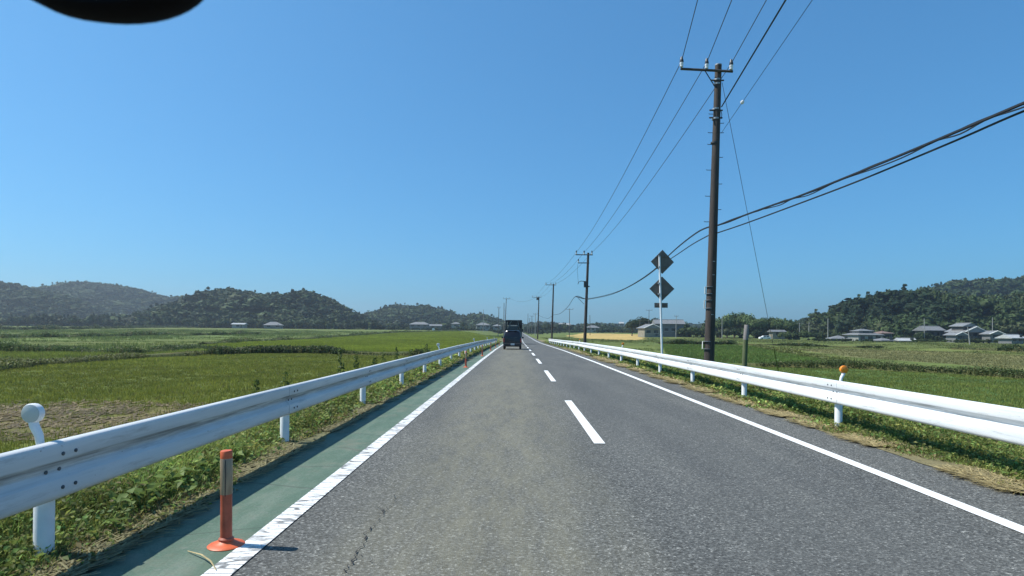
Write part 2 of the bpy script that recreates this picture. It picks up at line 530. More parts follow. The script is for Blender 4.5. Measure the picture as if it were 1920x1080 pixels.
FIELD_OLIVE = [(-4.6, 6), (-30, 6), *[(p.x, p.y) for p in BUND_A[0:]], *[(p.x, p.y) for p in BUND_B[1:]], (-5.2, 58), (-5.2, 6)]
FIELD_BRIGHT = [(p.x, p.y) for p in BUND_B] + [(-5.5, 60), (-5.5, 200)] + [(p.x, p.y) for p in reversed(BUND_D)]
FIELD_LEFT = [(p.x, p.y) for p in BUND_A] + [(p.x, p.y) for p in reversed(BUND_C)]
_a, _b = RB_A, RB_B
FIELD_RNEAR = [(8.8, 12), (9.0, 44)] + [(p.x, p.y) for p in RB_A] + [(60, 20), (40, 10)]
FIELD_RDARK = [(9, 46), (14, 46), (gp(1600, 687).x, gp(1600, 687).y), *[(p.x, p.y) for p in reversed(RB_B)], (gp(1372, 647).x, gp(1372, 647).y), (gp(1240, 646).x, gp(1240, 646).y), (gp(1255, 668).x, gp(1255, 668).y)]
FIELD_BROWN = [(p.x, p.y) for p in P((1480, 654), (1600, 654.5), (1780, 660), (1960, 668), (2150, 685), (2000, 700), (1880, 690), (1760, 681), (1650, 674), (1540, 661))]
FIELD_YELLOW = [(p.x, p.y) for p in P((1066, 630), (1100, 628.6), (1206, 630.5), (1209, 638), (1150, 637.6), (1075, 633.5))]

def ground_col(x, y):
    n1 = pnoise(x, y, 2.3, 5); n2 = pnoise(x, y, 9.0, 6); n3 = pnoise(x, y, 40, 8)
    c = np.zeros(np.shape(x) + (3,))
    base = np.array([.105, .142, .042])
    c[:] = base
    c *= (0.8 + 0.4 * n2)[..., None]
    c[..., 0] += .02 * n3
    jx = (n1 - .5) * 1.6 * np.clip(y / 60, .3, 3); jy = (n2 - .5) * 2.0 * np.clip(y / 60, .3, 3)
    def put(poly, col, w=1.0):
        m = inpoly(x + jx, y + jy, poly)
        for k in range(3): c[..., k] = np.where(m, c[..., k] * (1 - w) + col[k] * w * (0.85 + .3 * n1), c[..., k])
    put(FIELD_OLIVE, (.100, .122, .030))
    put(FIELD_BRIGHT, (.125, .165, .032))
    put(FIELD_LEFT, (.110, .140, .034))
    put(FIELD_RNEAR, (.075, .125, .038))
    put(FIELD_RDARK, (.065, .118, .034))
    put(FIELD_BROWN, (.165, .155, .070), .8)
    put(FIELD_YELLOW, (.42, .31, .12))
    # bare tan earth with cut straw at the foot of the bank on the left
    e = np.exp(-(((x + 11.2) / 3.6) ** 2 + ((y - 15.2) / 2.6) ** 2) ** 2) * np.clip(n1 * 2.2 - .35, 0, 1)
    for k, v in enumerate((.18, .135, .075)): c[..., k] = c[..., k] * (1 - e) + v * e
    # soil beside the pavement
    s = ((x > -3.6) & (x < -2.5)) | ((x > 4.6) & (x < 5.5))
    for k, v in enumerate((.13, .105, .06)): c[..., k] = np.where(s, v * (.7 + .6 * n1), c[..., k])
    return c

def axis(dense0, dense1, step, lo, hi, grow=1.12):
    a = list(np.arange(dense0, dense1 + 1e-6, step))
    s, p = step, dense1
    while p < hi: s *= grow; p += s; a.append(min(p, hi))
    s, p = step, dense0
    while p > lo: s *= grow; p -= s; a.insert(0, max(p, lo))
    return np.array(a)

gx = np.unique(np.concatenate([axis(-26, 30, .5, -4000, 4000, 1.06), [-5.6, -4.0, -2.9, -2.66, -2.60, 4.68, 4.74, 5.2, 7.3, 9.0]]))
gy = axis(0, 60, .6, -120, 6000, 1.04)
GX, GY = np.meshgrid(gx, gy)
GZ = ground_z(GX, GY)
nx, ny = len(gx), len(gy)
idx = np.arange(nx * ny).reshape(ny, nx)
quads = np.stack([idx[:-1, :-1], idx[:-1, 1:], idx[1:, 1:], idx[1:, :-1]], -1).reshape(-1, 4)
g = np_mesh('ground', np.stack([GX, GY, GZ], -1).reshape(-1, 3), quads, M['soil'], ground_col(GX, GY).reshape(-1, 3), True)
tag(g, kind='structure')

# ------------------------------------------------------------------ road
def strip(name, x0, x1, dz, mat, y0=-25.0, y1=2500.0, parent=None, jag=None):
    ys = [y0]
    while ys[-1] < y1:
        y = ys[-1]; ys.append(min(y1, y + (0.25 if jag and -3 < y < 60 else (2.5 if y < 150 else y * .05))))
    ys = np.array(ys)
    drift = np.interp(ys, [0, 110, 255, 434, 2500], [0, .1, .7, 1.1, 1.1 + 10])
    xa = np.full(len(ys), x0, float) + drift; xb = np.full(len(ys), x1, float) + drift
    if jag:
        side, amp, sd = jag
        nz = (pnoise(ys, ys * 0 + 3.3, .5, sd) - .5) * amp + (pnoise(ys, ys * 0 + 1.3, 2.1, sd + 1) - .5) * amp * 1.5
        if side > 0: xb = xb + nz
        else: xa = xa + nz
    z = zr(ys) + dz
    V = np.concatenate([np.stack([xa, ys, z], -1), np.stack([xb, ys, z], -1)])
    n = len(ys); i = np.arange(n - 1)
    Fq = np.stack([i, i + n, i + n + 1, i + 1], -1)
    return np_mesh(name, V, Fq, mat, parent=parent)

road = tag(strip('road', XL0, XL1, 0.0, M['asphalt']), kind='structure')
strip('green_shoulder', XL0 + .01, -1.87, .004, M['green'], y1=130, parent=road)
strip('edge_line', -1.89, -1.715, .008, M['worn_paint'], parent=road)
strip('edge_line', 3.86, 4.01, .008, M['paint'], parent=road)
dash_y0 = gp(1124, 831, 0).y
for k in range(-1, 30):
    y0 = dash_y0 + 10 * k
    if y0 < -8: continue
    strip('centre_dash', 1.055, 1.205, .008, M['paint'], y0=y0, y1=y0 + 5.0, parent=road)

def crack(pts, w):
    pts = [gp(px, py, 0) for px, py in pts]
    fine = []
    for a, b in zip(pts[:-1], pts[1:]):
        n = max(2, int((b - a).length / .025))
        for i in range(n):
            p = a.lerp(b, i / n); fine.append(Vector((p.x + random.uniform(-.016, .016), p.y + random.uniform(-.008, .008), .005)))
    mb = MB(); vs = []
    for i, p in enumerate(fine):
        ww = w * random.uniform(.12, 1.0)
        if i in (0, len(fine) - 1): ww = .001
        vs += [p + Vector((-ww, 0, 0)), p + Vector((ww, 0, 0))]
    mb.add(vs, [(2 * i, 2 * i + 1, 2 * i + 3, 2 * i + 2) for i in range(len(fine) - 1)])
    mb.build('crack', M['crack'], road)
crack([(700, 950), (722, 956), (708, 978), (685, 1000), (682, 1019), (669, 1040), (644, 1078)], .007)
crack([(700, 966), (735, 955)], .004)
crack([(682, 1019), (710, 1012)], .0035)
crack([(669, 1040), (690, 1046), (705, 1062)], .003)
crack([(722, 956), (741, 941), (738, 926)], .003)
crack([(685, 1000), (664, 1003)], .003)

# ragged soil edges that spill onto the paving
vl = strip('verge', -4.0, -2.69, .009, M['verge_soil'], y0=-10, y1=140, jag=(1, .20, 21))
vr = strip('verge', 4.79, 6.0, .007, M['verge_soil'], y0=-10, y1=140, jag=(-1, .16, 31))
for o, cc in ((vl, (.15, .145, .085)), (vr, (.19, .165, .095))):
    a = o.data.attributes.new('Col', 'FLOAT_COLOR', 'POINT')
    n = len(o.data.vertices); c4 = np.ones((n, 4), np.float32); c4[:, :3] = cc
    a.data.foreach_set('color', c4.ravel()); tag(o, kind='structure')

# ------------------------------------------------------------------ guardrails
PROF = [(0.000, .766), (.020, .765), (.044, .759), (.051, .748), (.054, .730), (.054, .652), (.050, .642), (.010, .596), (.004, .584), (.006, .570),
        (.046, .532), (.052, .522), (.054, .440), (.051, .420), (.040, .402), (.020, .392), (0.000, .390)]
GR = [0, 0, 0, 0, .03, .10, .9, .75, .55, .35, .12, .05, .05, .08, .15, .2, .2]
def guardrail(xpost, side, ys, label, rmat):
    """side +1: the beam faces +x (left of the road), -1: faces -x"""
    root = empty('guardrail', (xpost, ys[0], float(zr(ys[0]))), label, 'guardrail')
    org = ORG[root]
    xb = xpost + side * .066
    for i, y in enumerate(ys):
        mb = MB()
        z0 = float(zr(y))
        mb.lathe((xpost, y, z0), [(.057, -.4), (.057, .715), (.050, .728), (.02, .733)], 14)
        p = mb.build('post', M['post'], root, True)
        MB().box((xpost + side * .05, y, z0 + .576), (.045, .07, .20)).build('bracket', M['post'], p)
    for i in range(len(ys) - 1):
        y0, y1 = ys[i] - .16, ys[i + 1] + .16
        off = side * (.0045 if i % 2 else 0)
        V, C, n = [], [], len(PROF)
        for yy in (y0, (y0 + y1) / 2, y1):
            for t in (0, -.004):
                for (d, z), gcol in zip(PROF, GR):
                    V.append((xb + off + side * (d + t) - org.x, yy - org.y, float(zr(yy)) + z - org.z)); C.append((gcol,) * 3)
        V = np.array(V); Q = []
        for s in range(2):
            a0, b0 = s * 2 * n, (s + 1) * 2 * n
            for k in range(n - 1):
                Q.append((a0 + k, a0 + k + 1, b0 + k + 1, b0 + k))
                Q.append((a0 + n + k, b0 + n + k, b0 + n + k + 1, a0 + n + k + 1))
            Q.append((a0, b0, b0 + n, a0 + n)); Q.append((a0 + n - 1, a0 + 2 * n - 1, b0 + 2 * n - 1, b0 + n - 1))
        for a0 in (0, 4 * n):
            for k in range(n - 1): Q.append((a0 + k, a0 + n + k, a0 + n + k + 1, a0 + k + 1))
        bm = np_mesh('beam', V, Q, rmat, np.array(C), True, parent=root)
        try: bm.data.set_sharp_from_angle(angle=R(50))
        except Exception: pass
        if ys[i] < 22:
            for (dz, dy) in ((.685, .05), (.685, .16), (.580, -.03), (.580, .08), (.470, .05), (.470, .16)):
                yy = ys[i] + (dy - .06)
                dep = .054 if dz != .580 else .006
                c = Vector((xb + side * (dep + .004), yy, float(zr(yy)) + dz))
                MB().lathe(c, [(.013, 0), (.013, .006), (.006, .010)], 8, Matrix.Rotation(R(90) * side, 3, 'Y')).build('bolt', M['bolt'], root)
    # rounded end piece at the far end
    ye = ys[-1]
    MB().tube([(xb + side * .02, ye + .1, float(zr(ye)) + z) for z in (.40, .75)], .05, 10).build('end_piece', M['post'], root, True)
    return root

YL = [3.85 + 4 * k for k in range(-2, 23)]
YR = [9.67 + 4 * k for k in range(-3, 22)]
guardrail(-3.03, +1, YL, 'long guardrail with its dull side to the road, left beside the green strip', M['rail_dark'])
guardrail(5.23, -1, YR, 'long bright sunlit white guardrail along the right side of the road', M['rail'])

# round delineators clamped to the posts
def delineator(xpost, side, y, lens, label, grp):
    z0 = float(zr(y))
    x0 = xpost + (-side) * .075
    d = empty('delineator', (x0, y, z0 + .60), label, 'delineator', grp)
    cx, cz = x0 - side * .005, z0 + .94
    MB().tube([(x0 + side * .05, y, z0 + .62), (x0 + side * .046, y, z0 + .74), (x0 + side * .035, y, z0 + .80), (x0 + side * .005, y, z0 + .86), (cx, y + .004, cz - .05)],
              [.022, .023, .025, .028, .027], 12).build('stem', M['white_plastic'], d, True)
    Mx = Matrix.Rotation(R(90), 3, 'X')
    h = MB().lathe((cx, y + .022, cz), [(.050, -.002), (.062, .0), (.064, .012), (.064, .035), (.060, .042), (.056, .042)], 28, Mx).build('housing', M['white_plastic'] if lens is M['lens_white'] else lens, d, True)
    MB().lathe((cx, y + .022, cz), [(.058, .030), (.057, .045), (.040, .050), (.01, .052)], 28, Mx).build('lens', lens, d, True)

names_l = ['nearest white round delineator, on the left guardrail post by the orange bollard', 'second white delineator from the camera on the left guardrail', 'third white delineator from the camera on the left guardrail',
           'fourth white delineator from the camera on the left guardrail', 'farthest white delineator, near the far end of the left guardrail']
for k, nm in enumerate(names_l):
    y = [YL[2], YL[7], YL[12], YL[17], YL[22]][k]
    delineator(-3.03, 1, y, M['lens_white'], nm, 'delineators on the left guardrail')
for k, nm in enumerate(['big orange round delineator nearest on the right guardrail', 'small orange delineator on the right guardrail before the white sign pole', 'tiny orange delineator halfway along the right guardrail near the second pole']):
    delineator(5.23, -1, [YR[3], YR[8], YR[13]][k], M['lens_orange'], nm, 'delineators on the right guardrail')

# ------------------------------------------------------------------ orange bollards
def bollard(x, y, label, lean=0.0):
    z = float(zr(y)) + .004
    b = empty('bollard', (x, y, z), label, 'bollard', 'orange bollards along the green strip')
    MB().lathe((x, y, z), [(.118, 0), (.120, .005), (.114, .010), (.085, .017), (.058, .026), (.047, .036), (.043, .038)], 32).build('base', M['orange'], b, True)
    T = lambda h: (x + lean * h, y, z + h)
    MB().tube([T(.03), T(.045), T(.05), T(.062)], [.046, .050, .050, .038], 20).build('collar', M['orange_old'], b, True)
    MB().tube([T(.05), T(.36)], [.0385, .0375], 20).build('post', M['orange_old'], b, True)
    MB().tube([T(.355), T(.36), T(.60), T(.605)], [.0375, .0395, .0395, .037], 20).build('reflective_band', M['reflect_band'], b, True)
    MB().tube([T(.602), T(.648), T(.655)], [.0385, .0395, .034], 20).build('cap', M['orange'], b, True)
    MB().box((x + .012 + lean * .47, y - .0392, z + .47), (.004, .003, .25)).build('seam', M['bumper'], b)
bollard(-1.985, 4.12, 'large orange bollard nearest the camera on the worn white line', -.008)
bollard(-2.06, 24.6, 'second orange bollard from the camera on the green strip')
bollard(-2.06, 36.5, 'third orange bollard from the camera on the green strip')
bollard(-2.06, 48.5, 'fourth orange bollard from the camera at the left edge line')
bollard(-2.06, 60.5, 'fifth orange bollard from the camera at the left edge line')
bollard(-2.06, 72.5, 'farthest tiny orange bollard by the end of the left guardrail')

# ------------------------------------------------------------------ utility poles and cables
def insulator(c, parent, s=1.0):
    c = Vector(c)
    i = MB().lathe(c, [(.030 * s, 0), (.052 * s, .02 * s), (.046 * s, .07 * s), (.058 * s, .09 * s), (.050 * s, .14 * s)], 10).build('insulator', M['porcelain'], parent, True)
    MB().lathe(c + Vector((0, 0, .135 * s)), [(.052 * s, 0), (.060 * s, .03 * s), (.046 * s, .10 * s), (.02 * s, .17 * s)], 10).build('insulator_cap', M['insul_cap'], i, True)

def pole_along(base, top, h):
    b, t = Vector(base), Vector(top)
    return b.lerp(t, h / (t.z - b.z))

P1B = Vector((6.45, 20, -.1)); P1T = at(1347, 121, 20)
p1 = empty('utility_pole', P1B, 'tall dark brown utility pole nearest, behind the right guardrail', 'utility pole', 'utility poles along the road')
PH = P1T.z - P1B.z
pt = lambda h: P1B.lerp(P1T, h / PH)
pr = lambda h: .172 - .065 * h / PH
MB().tube([pt(-.3), pt(0), pt(PH * .5), pt(PH - .03)], [.174, .172, pr(PH * .5), .107], 20).build('shaft', M['pole'], p1, True)
MB().tube([pt(PH - .035), pt(PH), pt(PH + .02)], [.112, .112, .07], 16).build('cap', M['galv'], p1, True)
armL, armR = at(1276, 129, 19.86), at(1374, 134, 19.86)
MB().tube([armL, armR], .045, 4).build('crossarm', M['dark_steel'], p1)
INS1 = [at(1278, 126, 19.86), at(1325, 129, 19.86), at(1371, 131, 19.86)]
for c in INS1: insulator(c, p1, 1.15)
TOP1 = [c + Vector((0, 0, .26)) for c in INS1]
MB().tube([at(1322, 133, 19.85), at(1342, 165, 19.87)], .018, 5).build('brace', M['dark_steel'], p1)
for hpx in (150, 158, 205, 223, 268):
    c = at(1346 - (hpx - 121) * .04, hpx, 20)
    MB().tube([c - Vector((0, 0, .025)), c + Vector((0, 0, .025))], pr(c.z - P1B.z) + .012, 16).build('band', M['galv'] if hpx != 268 else M['dark_steel'], p1, True)
for hpx, n in ((152, 1), (208, 1), (222, 1)):
    c = at(1345 - (hpx - 121) * .04, hpx, 20)
    MB().tube([c - Vector((.22, .06, 0)), c + Vector((.22, -.06, 0))], .026, 6).build('clamp', M['dark_steel'], p1)
MB().tube([at(1352, 208, 19.9), at(1353.5, 215, 19.9), at(1352, 223, 19.9)], .012, 5).build('clamp_rod', M['dark_steel'], p1)
for k, (sx, hpx) in enumerate([(-1, 214), (1, 231), (1, 249), (-1, 249), (-1, 271), (1, 295), (-1, 319), (1, 345), (-1, 368), (1, 393), (-1, 416)]):
    c = at(1347 - (hpx - 121) * .038, hpx, 20)
    r0 = pr(c.z - P1B.z)
    MB().tube([c + Vector((sx * r0 * .8, 0, 0)), c + Vector((sx * (r0 + .13), 0, 0)), c + Vector((sx * (r0 + .14), 0, .02))], .011, 5).build('step_bolt', M['dark_steel'], p1)
for (y0, y1, mt, w) in ((538, 551, 'plate', .10), (563, 578, 'plate', .09), (640, 654, 'plate', .16)):
    a, b = at(1331 - (y0 - 545) * .04, y0, 20), at(1331 - (y1 - 545) * .04, y1, 20)
    r0 = pr(a.z - P1B.z) + .012
    mb = MB(); n = 6; vs = []
    for k in range(n + 1):
        th = math.pi * (1.0 - .28) + math.pi * .30 * k / n + (.12 if w > .12 else 0)
        for z in (a, b):
            for rr in (r0, r0 + .006):
                vs.append(z + Vector((math.cos(th) * rr, math.sin(th) * rr, 0)))
    fs = []
    for k in range(n):
        q = 4 * k
        fs += [(q + 1, q + 5, q + 7, q + 3), (q, q + 2, q + 6, q + 4), (q, q + 4, q + 5, q + 1), (q + 2, q + 3, q + 7, q + 6)]
    fs += [(0, 1, 3, 2), (4 * n, 4 * n + 2, 4 * n + 3, 4 * n + 1)]
    mb.add(vs, fs).build('number_plate', M[mt], p1)
    for z in (a, b):
        MB().tube([z - Vector((0, 0, .006)), z + Vector((0, 0, .006))], r0 - .006, 16).build('strap', M['galv'], p1, True)
for hpx in (491, 516, 590):
    c = at(1335 - (hpx - 491) * .035, hpx, 20); MB().box(c + Vector((.02, -pr(c.z - P1B.z) - .002, 0)), (.07, .02, .02)).build('staple', M['galv'], p1)

def far_pole(base, toppx, label, r=.15, arm=None, ins=3, mat='pole_far', extra=None, group='utility poles along the road', arm_shift=-.25):
    base = Vector(base); top = at(toppx[0], toppx[1], base.y)
    root = empty('utility_pole', base, label, 'utility pole', group)
    MB().tube([base - Vector((0, 0, .3)), base.lerp(top, .5), top], [r, r * .83, r * .66], 12).build('shaft', M[mat], root, True)
    tops = []
    if arm:
        c = top - Vector((0, 0, .22)) + Vector((arm_shift * arm, -.12, 0))
        MB().tube([c - Vector((arm / 2, 0, 0)), c + Vector((arm / 2, 0, 0))], .05, 4).build('crossarm', M['dark_steel'], root)
        for k in range(ins):
            q = c + Vector((-arm / 2 + .08 + (arm - .16) * k / max(1, ins - 1), 0, .04))
            insulator(q, root, 1.3)
            tops.append(q + Vector((0, 0, .26)))
    return root, top, tops

ZG = lambda x, y: float(ground_z(np.array([x]), np.array([y]))[0])
x2 = at(1096, 640, 60).x
p2, p2t, TOP2 = far_pole((x2, 60, ZG(x2, 60)), (1103, 474), 'second utility pole from the camera, with a box and side bracket', .17, 1.72, mat='pole')
# fittings of the second pole
c = at(1100, 493, 59.8); MB().tube([at(1083.5, 493, 59.8), at(1105, 493, 59.8)], .045, 4).build('lower_arm', M['dark_steel'], p2)
insulator(at(1084.5, 492, 59.8), p2, 1.2)
bx = at(1097.5, 533, 59.75)
MB().box(bx, (.30, .26, .62)).build('switch_box', M['dark_steel'], p2, bevel=.03)
MB().box(at(1101, 537, 59.8), (.46, .34, .10)).build('box_bracket', M['dark_steel'], p2)
MB().tube([at(1096, 527.5, 59.75), at(1089, 527, 59.75), at(1085, 529, 59.75), at(1083.5, 533, 59.75)], .035, 6).build('cable_terminal', M['dark_steel'], p2, True)
MB().tube([at(1083.5, 495, 59.8), at(1082.5, 510, 59.8), at(1084.5, 531, 59.8)], .012, 4).build('jumper_wire', M['wire'], p2)
MB().tube([at(1096, 560.5, 59.8), at(1079, 556, 59.8)], .04, 5).build('side_bracket', M['dark_steel'], p2)
MB().tube([at(1095, 570, 59.8), at(1084, 559, 59.8)], .022, 5).build('bracket_brace', M['dark_steel'], p2)

x3 = at(1034.5, 633, 107).x; p3, p3t, TOP3 = far_pole((x3, 107, ZG(x3, 107)), (1037.8, 532), 'third utility pole from the camera, just past the right guardrail end', .17, 1.9, mat='pole')
x4 = at(1008, 633, 155).x; p4, p4t, TOP4 = far_pole((x4, 155, ZG(x4, 155)), (1010.6, 556), 'fourth utility pole with a transformer near its top', .18, 2.4, mat='pole')
MB().lathe(p4t + Vector((-.35, -.1, -.9)), [(.30, 0), (.32, .05), (.32, .6), (.2, .7)], 12).build('transformer', M['dark_steel'], p4, True)
specs = [((1067.5, 210), (1068, 579), 'slim pole with crossarm standing in the field before the yellow patch', 2.6, 'pole_far'),
         ((1106.5, 283), (1106, 591), 'bare thin pole in the far field right of the second pole', 0, 'pole_far'),
         ((1003.5, 250), (1004, 588), 'pale distant pole by the far road, right of the truck', 1.8, 'concrete'),
         ((997, 300), (997.5, 592), 'distant crossarm pole just right of the truck', 2.2, 'pole_far'),
         ((989.5, 335), (990, 588), 'thin distant pole closest to the truck on its right', 0, 'pole_far'),
         ((993, 420), (993, 597), 'faint distant pole with box beyond the truck', 1.4, 'pole_far'),
         ((946, 185), (949.5, 559), 'leaning pole with crossarm left of the truck', 2.0, 'pole_far'),
         ((944.5, 205), (945.2, 568), 'plain dark pole directly beside the leaning pole left of truck', 0, 'pole_far'),
         ((934, 215), (935.5, 576), 'short pole with small arm, leftmost by the far road', 1.2, 'pole_far'),
         ((906, 330), (906.3, 580), 'small lone pole before the far left hill end', 0, 'concrete'),
         ((1216.5, 240), (1217, 581), 'pole with crossarms beside the dark grove and grey house', 2.6, 'pole_far'),
         ((1200, 262), (1200, 600), 'low bare pole left of the grey house', 0, 'pole_far'),
         ((1267.5, 225), (1268, 592), 'slim pole right of the grey house', 1.6, 'concrete'),
         ((1354, 215), (1354, 592), 'pale pole in front of the bamboo grove', 0, 'concrete'),
         ((1499, 220), (1499, 606), 'short pole with arms left of the small hill', 2.0, 'concrete'),
         ((1516.5, 215), (1517, 604), 'grey pole between the grove and the right hill', 0, 'concrete'),
         ((1552.5, 190), (1552.5, 597), 'tall grey pole at the left foot of the right hill', 0, 'concrete'),
         ((1733.5, 200), (1733, 597), 'pole left of the long grey shed on the right', 0, 'concrete'),
         ((1819, 150), (1814.5, 613), 'whitish leaning pole in front of the white-gabled house', 0, 'concrete'),
         ((1861, 215), (1861, 595), 'pole right of the white-gabled house', 0, 'concrete')]
SP = {}
for (bx_, d), tp, lab, arm, mt in specs:
    xx = at(bx_, 620, d).x
    rt, tpv, tps = far_pole((xx, d, ZG(xx, d)), tp, lab, .14 if d < 260 else .16, arm or None, 3, mt, group='distant utility poles', arm_shift=0)
    SP[lab] = (tpv, tps)

def sagline(a, b, sag, n=14):
    a, b = Vector(a), Vector(b)
    return [a.lerp(b, t / n) - Vector((0, 0, sag * 4 * (t / n) * (1 - t / n))) for t in range(n + 1)]
def cable(name, pts, r, label, mat='wire', seg=5, grp=None, cat='cable'):
    o = MB().tube(pts, r, seg).build(name, M[mat], None, True)
    return tag(o, label, cat, grp)
lab3 = ['leftmost of the three power lines on the pole crossarms', 'middle of the three power lines on the pole crossarms', 'rightmost of the three power lines on the pole crossarms']
offs = [(1308, 0), (1372, 0), (1437, 0)]
for k in range(3):
    a = TOP1[k] - Vector((0, 0, .05))
    b = at(offs[k][0], offs[k][1], 16.2)
    dirv = (b - a); dirv = dirv / abs(dirv.y)
    back = a + dirv * 36; back.z = a.z + 1.0
    mid = [a.lerp(back, t / 14) for t in range(15)]
    # a catenary through the point seen at the photograph's upper edge
    t0 = (a.y - b.y) / 36
    zline = a.z + t0 * 1.0
    s = (zline - b.z) / (4 * t0 * (1 - t0))
    mid = [p - Vector((0, 0, s * 4 * (t / 14) * (1 - t / 14))) for t, p in enumerate(mid)]
    pts = list(reversed(mid)) + sagline(a, TOP2[k] - Vector((0, 0, .05)), .55)[1:] + sagline(TOP2[k] - Vector((0, 0, .05)), TOP3[k] - Vector((0, 0, .05)), .5)[1:] + sagline(TOP3[k] - Vector((0, 0, .05)), TOP4[k] - Vector((0, 0, .05)), .5)[1:]
    cable('power_line', pts, .0125, lab3[k], grp='three power lines')
def back_from(a, px, d, up=1.0, L=34):
    a = Vector(a); b = at(px[0], px[1], d); v = (b - a) / abs(b.y - a.y)
    e = a + v * L
    return [a.lerp(e, t / 16) for t in range(17)]
a = at(1353, 200, 19.9); cable('low_voltage_line', back_from(a, (1473, 0), 13.4), .021, 'thicker black line leading up right from the pole above its steps', 'cable')
a = at(1352, 250, 20.1); tw = back_from(a, (1523, 0), 12.2)
cable('thin_wire', tw, .007, 'thinnest wire rising right with a white insulator on it')
q = tw[0].lerp(tw[-1], .06)
vdir = (tw[-1] - tw[0]).normalized()
bi = at(1387.5, 205, 0); 
tq = min(np.linspace(0, .5, 400), key=lambda t: abs((lambda p: (p.x / p.y * F) - (1387.5 - CX))(tw[0].lerp(tw[-1], t)) - 0))
qq = tw[0].lerp(tw[-1], float(tq))
ins = MB().lathe(qq, [(.02, -.05), (.05, -.04), (.055, 0), (.03, .02), (.05, .04), (.02, .06)], 10, vdir.to_track_quat('Z', 'Y').to_matrix()).build('strain_insulator', M['porcelain'], None, True)
tag(ins, 'small white strain insulator on the thin wire right of the pole', 'insulator')

# communication cables: from the right over the fields to the near pole, then along the row
def through(pxs):
    return [at(px, py, d) for px, py, d in pxs]
def smooth(pts, n=8):
    out = []
    P_ = [pts[0]] + list(pts) + [pts[-1]]
    for i in range(1, len(P_) - 2):
        p0, p1_, p2_, p3_ = P_[i - 1], P_[i], P_[i + 1], P_[i + 2]
        for k in range(n):
            t = k / n
            out.append(.5 * ((2 * p1_) + (p2_ - p0) * t + (2 * p0 - 5 * p1_ + 4 * p2_ - p3_) * t * t + (3 * p1_ - p0 - 3 * p2_ + p3_) * t ** 3))
    out.append(Vector(pts[-1])); return out
up_r = through([(2300, 40, 6.6), (2080, 126, 7.9), (1920, 193, 9.2), (1800, 244, 10.4), (1700, 286, 11.7), (1600, 327, 13.2), (1500, 367, 15.2), (1450, 384, 16.4), (1400, 402, 17.9), (1347, 422, 19.8)])
up_l = through([(1333, 424, 20.2), (1310, 434, 22), (1280, 456, 25), (1255, 478, 28.5), (1225, 507, 34), (1190, 531, 41), (1160, 546, 48), (1130, 555, 54), (1099, 560, 59.8), (1079, 556, 60.5), (1065, 575, 75), (1050, 588, 90), (1038, 590.5, 107), (1028, 597, 125), (1018, 595, 140), (1010, 591, 155)])
cable('telephone_cable', smooth(up_r) + smooth(up_l), .028, 'upper black telephone cable crossing right of the near pole', 'cable')
lo_r = through([(2300, 64, 6.7), (2080, 148, 8.0), (1920, 208, 9.3), (1800, 260, 10.5), (1700, 302, 11.8), (1600, 343, 13.3), (1500, 381, 15.3), (1400, 418, 18.0), (1347, 436, 19.8)])
lo_l = through([(1333, 439, 20.2), (1300, 457, 23), (1270, 477, 26.5), (1240, 497, 31), (1210, 519.5, 37), (1180, 537.5, 43.5), (1150, 551, 51), (1125, 557.5, 55.5), (1099, 562, 59.9)])
cable('telephone_cable', smooth(lo_r) + smooth(lo_l), .020, 'lower black telephone cable hanging just under the upper one', 'cable')
lash = []
base = smooth(up_r, 10)
for i, p in enumerate(base):
    w = .5 + .5 * math.sin(i * .47 + 1.1 * math.sin(i * .21))
    lash.append(p - Vector((0, .01, .012 + .055 * w * (1 if i < 74 else .4))))
cable('lashed_cable', lash, .014, 'slack wavy cable lashed under the upper telephone cable', 'cable')
lash2 = []
for i, p in enumerate(base):
    w = .5 + .5 * math.sin(i * .33 + 2.0)
    lash2.append(p + Vector((.0, .015, .024 - .05 * w)))
cable('lashed_cable', lash2, .011, 'second thinner cable twisted round the upper telephone cable', 'cable')
ga, gb = at(1354, 155, 20.05), at(1467, 716, 24)
gb.z = ZG(gb.x, gb.y) - .05
guy = cable('guy_wire', [ga, ga.lerp(gb, .5), gb], .008, 'straight guy wire slanting right from pole top to the field', cat='wire')
gg = MB().tube([gb.lerp(ga, .0), gb.lerp(ga, .165)], .022, 8).build('guy_guard', M['guard'], None, True)
tag(gg, 'yellow green plastic guard on the foot of the guy wire', 'guard')
sv = SP['leaning pole with crossarm left of the truck'][1]
cable('distant_line', sagline(sv[2], p4t + Vector((-.6, 0, -.1)), 1.2), .02, 'faint wire sagging over the road from the leaning left pole')

# ------------------------------------------------------------------ sign and post
sx, sd = 6.02, 24.5
sroot = empty('road_sign', (sx, sd, ZG(sx, sd)), 'two grey diamond sign backs on one white pole behind the right guardrail', 'road sign')
stop = at(1236.5, 480, sd)
MB().tube([Vector((sx, sd, -.3)), Vector((stop.x, sd, stop.z))], .044, 14).build('pole', M['sign_pole'], sroot, True)
def diamond(cx, cy, half, yaw, roll):
    c = at(cx, cy, sd + .085)
    mtx = Matrix.Rotation(R(yaw), 3, 'Z') @ Matrix.Rotation(R(45 + roll), 3, 'Y')
    s = half * math.sqrt(2)
    p = MB().box(c, (s, .012, s), mtx).build('sign_plate', M['sign_back'], sroot, bevel=.005)
    for dz in (-.22, .22):
        MB().box(c + Vector((0, -.03, dz)), (half * 1.05, .04, .035), Matrix.Rotation(R(yaw), 3, 'Z')).build('mounting_rail', M['sign_back'], p)
        MB().tube([Vector((stop.x - .003, sd, c.z + dz - .025)), Vector((stop.x - .003, sd, c.z + dz + .025))], .050, 14).build('clamp', M['galv'], p, True)
diamond(1242, 491, .50, 8, 0)
diamond(1241, 541.5, .51, -4, 0)
c = at(1239.5, 572.5, sd + .07)
pl = MB().box(c, (.55, .012, .20)).build('supplementary_plate', M['sign_back'], sroot, bevel=.004)
